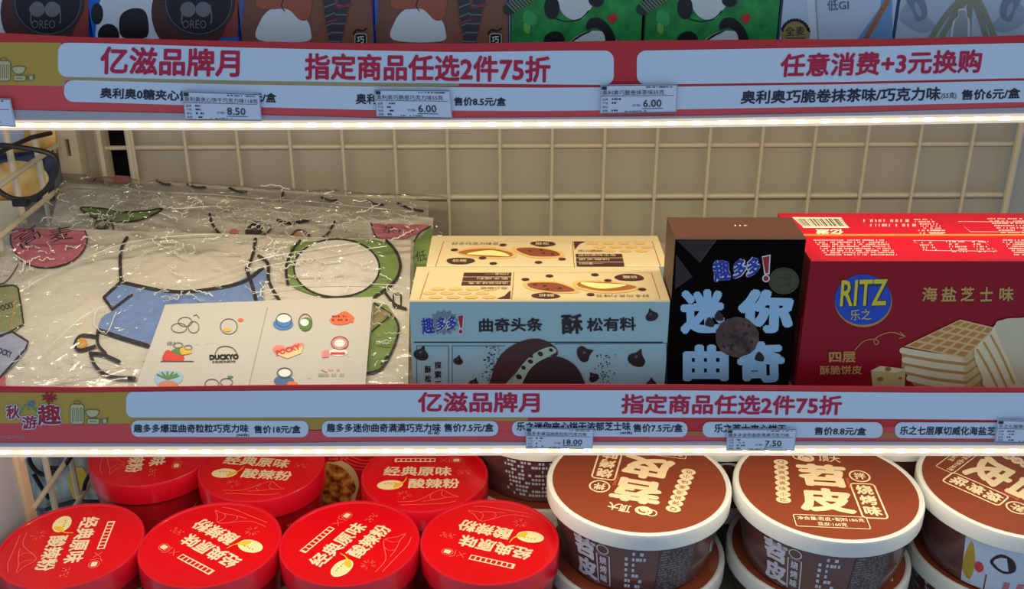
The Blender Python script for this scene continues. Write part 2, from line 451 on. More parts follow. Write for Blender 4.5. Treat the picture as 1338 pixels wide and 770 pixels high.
t, bnL = shelf('middle shelf board and rail holding tote bags and biscuit cartons', 'red promotion banner along the middle shelf edge, with the 秋游趣 emblem at its left',
    ('warm LED strip under the middle shelf edge, above the noodle tubs', 29.3, 6), L_TOP, L_BOT, L_LT, L_LB, LD)
t = thing('shelf', 'lowest shelf board carrying the red tubs and brown bowls', 'shelf', (0, LY, CZ+BD))
MB().box(-0.438, 0.60, 0.640, 0.993, CZ+BD-0.014, CZ+BD, m_beige, 0.001).build('shelf_board', t)
MB().box(-0.438, 0.60, 0.632, 0.640, CZ+BD-0.06, CZ+BD+0.002, m_grey, 0.001).build('price_rail', t)

# banner print --------------------------------------------------------------
fb = facingY(LY-0.0003)
def band(P, top, bot, x0, x1, mat, l=1, r=0):
    xs = [x0 + (x1-x0)*i/24 for i in range(25)]; pts = []; fs = []
    for i, x in enumerate(xs):
        a, b = interp(top, x), interp(bot, x)
        if r:
            d = min(x-x0, x1-x); 
            if d < r: k = r - math.sqrt(max(0, r*r-(r-d)**2)); a += k; b -= k
        pts += [(x, a), (x, b)]
        if i: fs.append((2*i-2, 2*i, 2*i+1, 2*i-1))
    P.raw(pts, fs, mat, l)
def pill(P, top, bot, x0, x1, mat, l, r, nx=30):
    xs = [x0 + r*(1-math.cos(math.pi/2*k/6)) for k in range(6)] + [x0+r + (x1-x0-2*r)*k/nx for k in range(nx+1)] + [x1 - r*(1-math.cos(math.pi/2*(5-k)/6)) for k in range(6)]
    pts = []; fs = []
    for i, x in enumerate(xs):
        a, b = interp(top, x), interp(bot, x); d = min(x-x0, x1-x); k = 0
        if d < r: k = r - math.sqrt(max(0, r*r-(r-d)**2)); k = min(k, (b-a)/2)
        pts += [(x, a+k), (x, b-k)]
        if i: fs.append((2*i-2, 2*i, 2*i+1, 2*i-1))
    P.raw(pts, fs, mat, l)
P = Print(fb)
U_W2 = [(0, 99), (120, 101), (300, 105), (500, 108), (800, 111), (1100, 107), (1338, 102)]
U_P1 = [(0, 103), (120, 105), (300, 110), (500, 113), (700, 114.5), (800, 114), (1100, 110), (1338, 105)]
U_P2 = [(0, 131), (120, 133.5), (300, 139), (500, 144), (700, 145), (850, 143.5), (1100, 139), (1338, 133)]
band(P, U_R1, [(0, 111), (120, 113), (300, 118)], -60, 80, b_gold, 1)
band(P, [(80, 60), (300, 100)], [(80, 112), (300, 118)], 80, 85, b_gold, 1)
band(P, [(0, 99), (300, 104), (570, 108)], [(0, 111), (120, 113), (300, 115), (480, 117), (600, 112)], 80, 600, M(176, 160, 110, 0.4, 0.04, 8, name='banner_sand'), 1)
band(P, [(0, 111), (120, 113)], U_BOT, -60, 90, b_red2, 1)
band(P, U_P1, U_BOT, 85, 1400, b_red2, 1)
pill(P, U_R1, U_W2, 76, 802, b_white, 2, 12)
pill(P, U_R1, U_W2, 832, 1420, b_white, 2, 12)
pill(P, U_P1, U_P2, 84, 1420, b_white, 3, 12)
P.build('banner_fields', bnU)
P = Phrases(fb, bnU)
P.text('亿滋品牌月', 131, 97, 313, 101, 37, b_ink, 4, 0.03)
P.text('指定商品任选2件75折', 398, 104, 719, 108, 35, b_ink, 4, 0.03)
P.text('任意消费+3元换购', 1018, 101, 1281, 95, 31, b_ink, 4, 0.03, shear=0.12)
P.text('奥利奥0糖夹心饼干', 131, 128, 266, 133, 14, b_inkd, 5, 0.03)
P.text('8.5元/盒', 312, 132.5, 361, 134, 12.5, b_inkd, 5, 0.03)
P.text('奥利奥0糖夹心饼干', 465, 136, 585, 137, 14, b_inkd, 5, 0.03)
P.text('售价8.5元/盒', 593, 138, 661, 138.5, 11.5, b_inkd, 5, 0.03)
P.text('奥利奥巧脆卷抹茶味/巧克力味', 967, 136, 1228, 131, 18, b_inkd, 5, 0.03, shear=0.12)
P.text('(55克)', 1229, 130, 1249, 129.5, 9, b_inkd, 5, 0.01, shear=0.12)
P.text('售价6元/盒', 1255, 131, 1332, 128.5, 14, b_inkd, 5, 0.03, shear=0.12)
def luggage(P, x, y, s, mat, line):
    # suitcase, chair and case drawn in outline, s = unit
    P.rrect(x, y-26*s, x+18*s, y, 4*s, mat, 4); P.rrect(x, y-26*s, x+18*s, y, 4*s, line, 5, line=1.0)
    for k in (4, 9, 14): P.rrect(x+k*s-1*s, y-21*s, x+k*s+1.4*s, y-4*s, 1*s, line, 5, line=0.8)
    P.rrect(x+5*s, y-30*s, x+13*s, y-26*s, 1.5*s, line, 5, line=1.0)
    P.blob([(x+21*s, y-18*s), (x+37*s, y-18*s), (x+35*s, y-11*s), (x+29*s, y-9*s), (x+23*s, y-11*s)], mat, 4); P.stroke([(x+21*s, y-18*s), (x+37*s, y-18*s), (x+35*s, y-11*s), (x+29*s, y-9*s), (x+23*s, y-11*s)], 1.0, line, 5, closed=True)
    P.rrect(x+22*s, y-7*s, x+38*s, y, 2*s, mat, 4); P.rrect(x+22*s, y-7*s, x+38*s, y, 2*s, line, 5, line=1.0)
    P.stroke([(x+26*s, y-3.5*s), (x+34*s, y-3.5*s)], 1, line, 5)
    P.ell(x+45*s, y-4*s, 3*s, 3.5*s, mat, 4); P.ring(x+45*s, y-4*s, 3*s, 3.5*s, 1.0, line, 5); P.stroke([(x+40*s, y-8*s), (x+41*s, y-0.5*s)], 1, line, 5); P.stroke([(x+49*s, y-9*s), (x+49*s, y-3*s)], 1, line, 5)
line_c = M(120, 122, 84, 0.5, 0, name='olive_line'); pale_c = M(206, 200, 150, 0.5, 0, name='pale_olive')
P = Print(fb); luggage(P, -4, 105.5, 1.0, pale_c, line_c); P.build('luggage_drawing', bnU)

P = Print(fb)
L_W2 = [(0, 544), (170, 545.5), (600, 545), (1000, 546), (1338, 549)]
band(P, L_R1, [(0, 553), (170, 554)], -60, 175, b_gold, 1)
band(P, [(0, 553), (150, 554), (170, 554.5)], L_BOT, -60, 175, b_red2, 1)
band(P, L_W2, [(170, 560), (400, 562), (700, 549), (720, 547)], 170, 690, M(184, 150, 66, 0.4, 0.04, 8, name='banner_gold_b'), 1)
band(P, [(170, 562), (400, 563), (600, 560), (760, 570)], L_BOT, 170, 700, b_red2, 2)
band(P, [(600, 549), (700, 551), (900, 566), (1000, 562), (1338, 553)], L_BOT, 640, 1400, b_red2, 1)
band(P, [(860, 563), (1000, 565), (1338, 566)], [(860, 568), (1000, 571), (1338, 574)], 860, 1400, M(186, 120, 56, 0.4, 0.04, 8, name='banner_bronze'), 2)
pill(P, L_R1, L_W2, 165, 1420, b_white, 3, 9)
L_P1 = [(0, 549), (170, 549), (400, 549.5), (650, 550), (920, 551), (1338, 552)]
L_P2 = [(0, 569), (170, 570.5), (400, 571), (650, 569.5), (920, 571), (1338, 573)]
for a, b in ((172, 403), (421, 651), (669, 898), (918, 1153), (1169, 1420)): pill(P, L_P1, L_P2, a, b, b_white, 4, 9, 12)
P.build('banner_fields', bnL)
P = Phrases(fb, bnL)
P.text('亿滋品牌月', 546, 538.5, 705, 539, 26.5, b_ink, 5, 0.03)
P.text('指定商品任选2件75折', 811, 540.5, 1099, 542.5, 26, b_ink, 5, 0.03, shear=0.05)
for s, a, b, y, h in (('趣多多爆逗曲奇粒粒巧克力味', 175, 325, 565, 11), ('(98克)', 309, 326, 570.5, 4), ('售价18元/盒', 332, 393, 566, 10.5),
                      ('趣多多迷你曲奇满满巧克力味', 427, 576, 564.5, 11.5), ('(41克)', 559, 574, 568, 4), ('售价7.5元/盒', 580, 645, 564, 11),
                      ('乐之迷你夹心饼干浓郁芝士味', 675, 824, 562.5, 11.5), ('(40克)', 810, 826, 567.5, 4), ('售价7.5元/盒', 827, 892, 564.5, 11),
                      ('乐之芝士夹心饼干', 933, 1027, 565, 11.5), ('售价8.8元/盒', 1063, 1131, 568, 10.5), ('乐之七层厚切威化海盐芝士味', 1175, 1322, 568, 11.5)):
    P.text(s, a, y, b, y + (0.8 if a > 900 else 0), h, b_inkd, 6, 0.025, shear=0.1 if a > 1000 else 0)
P.micro(0, 569, 38, 573, 2, M(150, 170, 200, 0.5, 0, name='faint_blue_ink'), 4, cell=1.6)
P = Print(fb); wr = M(168, 30, 44, 0.5, 0, name='emblem_red')
for s, x0, y0, x1, y1, h in (('秋', 9, 548, 27, 547, 19), ('游', 30, 561, 50, 559, 17), ('趣', 50, 556, 81, 554, 27)):
    P.text(s, x0-1, y0+1, x1+1, y1+1, h+2, b_white, 5, 0.10); P.text(s, x0, y0, x1, y1, h, wr, 6, 0.03)
P.stroke([(26, 540), (33, 528), (38, 536), (42, 530), (48, 538)], 1.6, M(40, 170, 130, 0.5, 0, name='teal'), 6, smooth=False)
P.ring(41, 527.5, 4, 2.6, 1.8, M(40, 130, 220, 0.5, 0, name='sky_blue'), 6)
for a in range(0, 360, 45):
    P.stroke([(65, 520), (65 + 9*math.cos(math.radians(a+20)), 519 + 6*math.sin(math.radians(a+20)))], 2.6, wr, 6, smooth=False)
P.stroke([(65, 520), (64, 532)], 2.0, wr, 6)
P.build('autumn_emblem', bnL); P = Print(fb); luggage(P, 92, 554, 1.0, pale_c, line_c); P.build('luggage_drawing', bnL)

# ------------------------------------------------------------------ price tags
def price_tag(label, quad, name, price, group='paper price tags clipped to the rails', cut=False):
    """quad: pixel corners TL, TR, BR, BL on the rail plane"""
    Yt = LY-0.0036; c = [atY(x, y, Yt) for x, y in quad]; ce = sum(c, Vector())/4
    t = thing('price_tag', label, 'price tag', tuple(ce), group)
    b = MB(); vs = [tuple(p) for p in c] + [tuple(p + Vector((0, 0.0006, 0))) for p in c]
    b.add(vs, [(3, 2, 1, 0), (4, 5, 6, 7), (0, 1, 5, 4), (1, 2, 6, 5), (2, 3, 7, 6), (3, 0, 4, 7)], t_paper); b.build('card', t)
    top = (c[0]+c[1])/2; b = MB().box(top.x-0.006, top.x+0.006, Yt+0.0007, LY-0.0010, top.z-0.012, top.z-0.004, M(200, 204, 210, 0.2, 0, name='clip_plastic')); b.build('clip', t)
    n = Vector((0, -1, 0))
    def fn(u, v):   # u 0..100, v 0..38 down
        a, d = u/100, v/38
        return (c[0]*(1-a)*(1-d) + c[1]*a*(1-d) + c[2]*a*d + c[3]*(1-a)*d, n)
    P = Print(fn)
    P.stroke([(0.6, 0.8), (99.4, 0.8), (99.4, 37.2), (0.6, 37.2)], 0.9, t_ink, 2, smooth=False, closed=True)
    P.rect(1.5, 2, 8, 6.5, t_ink, 2); P.micro(58, 2, 94, 5, 1, t_ink, 2, cell=1.5, ragged=0)
    P.text(name, 2, 13.5, min(97, 6.6*len(name)+4), 13.5, 6.5, t_ink, 3, 0.0); P.rect(1, 14.4, 96, 15, t_ink, 2)
    for k, s in enumerate(('品牌', '产地', '单位', '规格')):
        P.text(s, 3, 20.5+k*5, 10, 20.5+k*5, 3.2, t_ink, 3, 0.0); P.micro(15, 17+k*5, 27, 20.5+k*5, 1, t_ink, 3, cell=3, ragged=0.5)
    P.text('价格:', 42, 29, 53, 29, 3.2, t_ink, 3, 0.0)
    P.text(price, 56, 30, 80 if len(price) < 5 else 84, 30, 10, t_ink, 3, 0.01); P.rect(55, 31.6, 82, 32.4, t_ink, 2)
    P.micro(32, 34, 64, 36.5, 1, t_ink, 2, cell=1.5, ragged=0.1)
    P.build('tag_print', t); return t
price_tag('white price tag reading 8.50 on the upper rail', [(238, 119), (339, 123), (342, 158), (242, 157)], '奥利奥夹心饼干巧克力味118克', '8.50')
price_tag('white price tag reading 6.00 below the brown wafer roll boxes', [(489, 117), (588, 118), (591, 155), (492, 153)], '奥利奥巧脆卷巧克力味55克', '6.00')
price_tag('white price tag reading 6.00 below the green wafer roll boxes', [(785, 111), (885, 110), (884, 147), (784, 149)], '奥利奥巧脆卷抹茶味55克', '6.00')
price_tag('white price tag cut off by the left edge of the picture', [(-88, 127), (13, 129), (21, 166), (-80, 164)], '奥利奥夹心饼干', '8.50')
price_tag('white price tag reading 18.00 on the middle rail', [(687, 559), (776, 561), (774, 587), (687, 586)], '趣多多爆逗曲奇粒粒巧克力味', '18.00')
price_tag('white price tag reading 7.50 below the black-brown cookie box', [(950, 561), (1041, 561), (1038, 589), (949, 589)], '趣多多迷你曲奇满满巧克力味', '7.50')
price_tag('white price tag at the right end of the middle rail', [(1304, 549), (1398, 551), (1396, 580), (1300, 578)], '乐之七层厚切威化海盐芝士味', '8.80')

# ------------------------------------------------------------------ cartons
def carton(name, label, cat, x0, x1, y0, y1, z0, z1, mats, group=None, flap=True):
    """mats: front, top, side; returns thing. A folded card box: bevelled body, lid seam and side flaps"""
    t = thing(name, label, cat, ((x0+x1)/2, (y0+y1)/2, z0), group)
    fr, tp, sd = mats; b = MB(); e = 0.0009
    V = [(x0, y0+e, z0), (x1, y0+e, z0), (x1, y0, z0+e), (x0, y0, z0+e), (x0, y0, z1-e), (x1, y0, z1-e), (x0, y0+e, z1), (x1, y0+e, z1),
         (x0, y1, z1), (x1, y1, z1), (x0, y1, z0), (x1, y1, z0)]
    b.add(V, [(3, 2, 5, 4)], fr); b.add(V, [(6, 7, 9, 8), (4, 5, 7, 6)], tp); b.add(V, [(0, 1, 2, 3), (10, 11, 1, 0), (8, 9, 11, 10), (3, 4, 6, 8, 10, 0), (1, 11, 9, 7, 5, 2)], sd)
    b.build('carton_body', t)
    if flap:
        s = MB()
        for sx, xx in ((-1, x0), (1, x1)):
            xa, xb = sorted((xx, xx + sx*0.0006))
            s.box(xa, xb, y0+0.003, y1-0.003, z0+0.002, z0+(z1-z0)*0.55, sd)
        s.build('end_flap', t)
        b = MB(); b.box(x0+0.001, x1-0.001, y1-0.0022, y1-0.0016, z1, z1+0.0003, M(60, 40, 30, 0.6, 0, name='fold_shadow_card')); 
    return t
def front_carton_px(px0, px1, ytop, yfront, depth, zdeck):
    a = atY(px0, ytop, yfront); b = atY(px1, ytop, yfront)
    return a.x, b.x, yfront, yfront+depth, CZ+zdeck, a.z

# --- upper row: eight upright boxes, only their lower fronts in view
UPY = 0.700
up_g = 'upright biscuit boxes on the upper shelf'
c_brown = M(150, 104, 88, 0.45, 0.05, 20, name='cocoa_card'); c_green = M(28, 150, 66, 0.45, 0.10, 50, name='green_card')
c_pale = M(200, 218, 236, 0.4, 0.03, 12, name='ice_blue_card'); c_blue = M(16, 110, 220, 0.4, 0.05, name='blue_card')
c_rust = M(150, 62, 52, 0.45, 0.1, 20, name='rust_card')
def up_box(name, label, p0, p1, mf, ms):
    a = atY(p0, 45, UPY).x; b = atY(p1, 45, UPY).x
    return carton(name, label, 'box', a+0.0006, b-0.0006, UPY, UPY+0.055, CZ+UD, CZ+UD+0.165, (mf, mf, ms), up_g)
fu = facingY(UPY)
inkk = M(24, 22, 28, 0.4, 0.05, name='black_print'); c_ck = M(30, 27, 32, 0.5, 0.15, 80, name='cookie_black'); c_ckl = M(124, 120, 130, 0.5, 0.1, name='cookie_ridge')
wafer = M(64, 58, 66, 0.5, 0.2, 60, name='wafer_dark'); bb = ramp_mat('mottled_brown', [(0.35, (120, 80, 66)), (0.7, (160, 96, 74))], 14)
for k, (p0, p1, lab) in enumerate(((-77, 117, 'blue and rust sandwich biscuit box with black cookie, first at the left end'), (120, 312, 'blue sandwich biscuit box with black cookie and white round patch, second from the left'))):
    t = up_box('biscuit_box', lab, p0, p1, c_blue, c_blue); o = p0
    P = Print(fu)
    P.poly([(o+70, -75), (p1-2, -75), (p1-1, 49), (o+78, 49)], c_rust, 1)
    P.blob([(o+14, 60), (o+6, 30), (o+10, 5), (o+22, -20), (o+60, -34), (o+92, -12), (o+100, 20), (o+96, 60)], M(226, 232, 238, 0.4, 0.02, name='white_patch'), 2)
    P.blob([(o+36, 38), (o+38, 20), (o+52, 11), (o+68, 13), (o+74, 28), (o+72, 48), (o+52, 50), (o+40, 48)], inkk, 3)
    P.ell(o+22, 46, 14, 15, inkk, 3)
    P.ell(o+7, 18, 8, 14, inkk, 2)
    P.build('front_print', t)
    P = Print(fu); cx, cy = o+140, 2
    P.ell(cx-12, 16, 50, 56, M(84, 44, 38, 0.5, 0.15, 40, name='cocoa_cream'), 4); P.ell(cx, cy, 47, 46, c_ck, 5, n=48); P.ring(cx, cy, 43, 42, 0.7, c_ckl, 6)
    for q in range(110):
        a = 2*math.pi*q/110; P.stroke([(cx+43.4*math.cos(a), cy+42.4*math.sin(a)), (cx+46.6*math.cos(a), cy+45.6*math.sin(a))], 1.0, c_ckl, 6, smooth=False, taper=True)
    P.text('OREO', cx-21, cy+35, cx+10, cy+35, 11, c_ckl, 7, 0.0)
    P.ell(cx-14, cy+10, 10, 10, c_ckl, 6); P.ell(cx+6, cy+10, 10, 10, c_ckl, 6)
    P.stroke([(cx-20, cy+5), (cx-22, cy+20), (cx-22, cy+28)], 1.6, c_ckl, 6); P.stroke([(cx+15, cy+5), (cx+17, cy+20), (cx+16, cy+28)], 1.6, c_ckl, 6)
    P.build('cookie_picture', t)
def wafer_roll(P, x0, y0, x1, y1, w, mat, l=4, bands=6, bandm=None):
    P.stroke([(x0, y0), (x1, y1)], w, mat, l, smooth=False)
    dx, dy = x1-x0, y1-y0; L = math.hypot(dx, dy); nx, ny = -dy/L, dx/L
    for k in range(bands):
        f = (k+0.5)/bands; x, y = x0+dx*f, y0+dy*f
        P.stroke([(x-nx*w*0.48, y-ny*w*0.48), (x+nx*w*0.48+dx/L*3, y+ny*w*0.48+dy/L*3)], w*0.13, bandm or c_ckl, l+1, smooth=False)
for k, (p0, p1, lab) in enumerate(((314, 489, 'brown chocolate wafer roll box beside the cookie boxes'), (490, 665, 'brown chocolate wafer roll box beside the green boxes'))):
    t = up_box('wafer_roll_box', lab, p0, p1, bb, c_blue); o = p0
    P = Print(fu)
    P.poly([(o+1, -75), (o+7, -75), (o+3, 20), (o, 40)], c_blue, 1)
    P.poly([(p1-8, -75), (p1-1, -75), (p1-1, 30)], M(40, 60, 160, 0.4, 0, name='indigo_print'), 1)
    P.blob([(o+24, 52), (o+26, 28), (o+40, 12), (o+64, 8), (o+84, 22), (o+92, 40), (o+86, 54)], M(232, 236, 240, 0.4, 0.02, name='white_patch'), 2)
    P.blob([(o+22, 8), (o+24, -20), (o+60, -26), (o+92, -10), (o+90, 22), (o+78, 26), (o+62, 12), (o+40, 12)], M(176, 92, 66, 0.4, 0.06, name='russet_patch'), 3)
    P.stroke([(o+56, 0), (o+54, 8), (o+58, 14)], 1.2, inkk, 4)
    P.build('front_print', t)
    P = Print(fu)
    wafer_roll(P, o+104, -70, o+126, 70, 15, wafer, 4, 12); wafer_roll(P, o+152, -70, o+120, 70, 15, wafer, 6, 12)
    for q in ((o+112, -2), (o+136, 10), (o+118, 30)): P.stroke([(q[0]-8, q[1]), (q[0]+8, q[1]-5)], 3, c_rust, 8, smooth=False)
    P.build('wafer_roll_picture', t)
    P = Print(fu); P.rrect(o+150, 44, o+165, 60, 3, inkk, 5); P.rrect(o+150, 44, o+165, 60, 3, white, 6, line=0.8); P.text('巧', o+152.5, 56, o+162, 56, 9, white, 6, 0.02)
    P.stroke([(o+148, 44), (o+152, 39), (o+160, 40), (o+165, 37)], 2.4, inkk, 5); P.build('logo_badge', t)
gtex = ramp_mat('green_grass_card', [(0.3, (20, 128, 54)), (0.7, (44, 172, 80))], 130, coat=0.1)
for k, (p0, p1, lab) in enumerate(((667, 839, 'bright green matcha wafer roll box beside the brown boxes'), (841, 1016, 'bright green matcha wafer roll box beside the pale boxes'))):
    t = up_box('matcha_roll_box', lab, p0, p1, gtex, M(18, 90, 48, 0.5, 0.05, name='dark_green_card')); o = p0
    P = Print(fu)
    P.blob([(o+64, 10), (o+60, -16), (o+90, -30), (o+112, -6), (o+100, 18), (o+92, 25), (o+76, 24)], M(228, 234, 236, 0.4, 0.02, name='white_patch'), 2)
    P.blob([(o+80, 58), (o+92, 44), (o+110, 40), (o+128, 44), (o+140, 60)], M(228, 234, 236, 0.4, 0.02, name='white_patch'), 2)
    P.stroke([(o+76, 57), (o+92, 46), (o+106, 40)], 2.6, inkk, 4, taper=True)
    P.blob([(o+99, 38), (o+103, 25), (o+118, 24), (o+132, 38), (o+138, 58), (o+126, 58), (o+122, 44), (o+112, 36)], inkk, 4)
    P.ell(o+57, 53, 14, 12, inkk, 4, rot=-20)
    P.ell(o+54, 10, 10, 15, inkk, 4)
    P.stroke([(o+56, 23), (o+74, 28), (o+92, 24), (o+102, 14)], 1.6, inkk, 4); P.ell(o+112, 0, 10, 9, inkk, 4)
    P.build('front_print', t)
    P = Print(fu); rdm = M(214, 36, 34, 0.4, 0, name='heart_red')
    P.blob([(o+133, 31), (o+127, 24), (o+128, 19), (o+132, 20), (o+136, 17), (o+139, 21), (o+138, 26)], rdm, 4); P.build('heart_print', t)
    P = Print(fu); wafer_roll(P, o-2, 12, o+44, -18, 16, M(40, 62, 44, 0.5, 0.2, 60, name='wafer_matcha'), 4, 14, M(120, 136, 120, 0.5, 0, name='wafer_ridge'))
    lg = M(60, 176, 90, 0.4, 0.05, name='leaf_print'); P.blob([(o+20, 14), (o+32, 18), (o+34, 30), (o+26, 34), (o+16, 26)], lg, 3); P.blob([(o+18, 30), (o+26, 34), (o+24, 44), (o+18, 40)], M(130, 190, 80, 0.4, 0.05, name='lime_print'), 3)
    P.build('wafer_roll_picture', t)
# pale boxes
t = up_box('biscuit_box', 'ice-blue box with a round gold wheat badge and the words 低GI', 1018, 1167, c_pale, M(120, 150, 190, 0.5, 0, name='box_side'))
P = Print(fu); gold = M(170, 146, 92, 0.35, 0.05, name='gold_badge')
P.poly([(1160, -75), (1165, -75), (1166, 51), (1120, 51), (1150, 10)], M(120, 164, 214, 0.4, 0.03, name='mid_blue_print'), 1)
P.poly([(1048, -75), (1062, -75), (1071, 51), (1058, 51)], M(222, 232, 238, 0.4, 0.02, name='glass_print'), 1); P.stroke([(1062, -70), (1069, 52)], 2, M(150, 176, 170, 0.4, 0, name='glass_edge'), 2)
P.build('front_print', t)
P = Print(fu); P.ell(1039, 45, 19, 20, gold, 3)
for a in range(200, 345, 12): P.ell(1039 + 18*math.cos(math.radians(a)), 45 + 19*math.sin(math.radians(a)), 3.4, 1.4, inkk, 4, rot=a+60)
P.text('全麦', 1026, 47, 1052, 45.5, 12, inkk, 5, 0.0); P.rect(1026, 49, 1052, 50, inkk, 5); P.build('gold_badge', t)
P = Print(fu); P.text('低GI', 1081, 14, 1109, 13, 14, M(70, 84, 96, 0.4, 0, name='slate_ink'), 4, -0.005); P.build('lettering', t)
P = Print(fu); wafer_roll(P, 1159, 2, 1128, 56, 6, M(178, 112, 62, 0.4, 0.1, name='biscuit_stick'), 3, 3, M(150, 88, 46, 0.5, 0, name='stick_edge')); P.build('biscuit_stick_picture', t)
t = up_box('biscuit_box', 'pale box with milk bottle picture at the right end of the upper shelf', 1169, 1360, M(190, 208, 222, 0.4, 0.03, name='pale_card'), M(120, 150, 190, 0.5, 0, name='box_side'))
P = Print(fu); gy = M(128, 142, 160, 0.4, 0.03, name='slate_print'); gy2 = M(160, 178, 198, 0.4, 0.03, name='light_slate_print')
for sx, cx in ((1, 1196), (-1, 1322)):
    P.blob([(cx-14*sx, 8), (cx+2*sx, -4), (cx+12*sx, 10), (cx+14*sx, 20), (cx+26*sx, 34), (cx+10*sx, 42), (cx-10*sx, 34), (cx-20*sx, 24)], gy2, 2)
    P.blob([(cx-12*sx, -8), (cx+2*sx, -14), (cx+14*sx, 6), (cx+14*sx, 22), (cx+2*sx, 28), (cx-4*sx, 14), (cx-10*sx, 4)], gy, 3); P.ell(cx+3*sx, 12, 3.5, 10, gy2, 4, rot=-20*sx)
P.build('front_print', t)
P = Print(fu); st = M(150, 152, 128, 0.5, 0.06, 40, name='straw_print')
for a, b in (((1254, 0), (1214, 54)), ((1262, 0), (1226, 56)), ((1268, 0), (1264, 56)), ((1272, 0), (1290, 54)), ((1276, -4), (1302, 56))): P.stroke([a, ((a[0]+b[0])/2, (a[1]+b[1])/2-4), b], 7, st, 3)
P.build('straw_picture', t)
P = Print(fu); P.blob([(1252, 12), (1262, 12), (1263, 20), (1267, 30), (1264, 60), (1242, 60), (1244, 30), (1251, 22)], M(226, 232, 236, 0.4, 0, name='bottle_white'), 5); P.blob([(1253, 14), (1261, 14), (1262, 20), (1264, 30), (1261, 60), (1245, 60), (1247, 30), (1252, 22)], M(166, 176, 186, 0.4, 0.04, name='bottle_grey'), 6); P.build('milk_bottle_picture', t)

# ------------------------------------------------------------------ middle shelf cartons
MY = 0.690
cream = M(202, 184, 140, 0.5, 0.03, 20, name='cream_card'); teal = M(170, 204, 206, 0.45, 0.03, 10, name='teal_card')
choc = M(70, 36, 32, 0.5, 0.1, 60, name='chocolate_print'); chocd = M(38, 20, 22, 0.4, 0.15, 80, name='dark_chocolate_print'); tan = M(205, 168, 100, 0.5, 0.05, name='tan_print')
caram = M(150, 92, 44, 0.5, 0.1, name='caramel_print')
# front cookie carton
ax0, ax1, ay0, ay1, az0, az1 = front_carton_px(535, 875.5, 393, MY, 0.0635, LD)
t1 = carton('cookie_carton', 'blue-fronted cookie carton with cream top, nearest the rail', 'carton', ax0, ax1, ay0, ay1, az0, az1, (teal, cream, M(206, 196, 150, 0.5, 0, name='cream_side')))
bx0 = atZ(557, 349, az1-CZ).x; bx1 = atZ(873, 349, az1-CZ).x
t2 = carton('cookie_carton', 'cream-topped cookie carton standing behind the blue-fronted one', 'carton', bx0, bx1, ay1+0.0015, ay1+0.066, az0, az1+0.0005, (teal, cream, M(206, 196, 150, 0.5, 0, name='cream_side')))
fz = facingZ(az1-CZ)
def half_choc_top(P, mir, x0, x1, y0, y1):
    """art of the cream top inside the pixel trapezoid; mir = True turns it round"""
    def q(u, v):
        if mir: u, v = 1-u, 1-v
        ins = 0.04*(1-v)          # far edge shorter
        return (x0 + (x1-x0)*(ins + u*(1-2*ins)), y0 + (y1-y0)*v)
    Pq = Print(lambda u, v: P(*q(u, v)), -1)
    return Pq
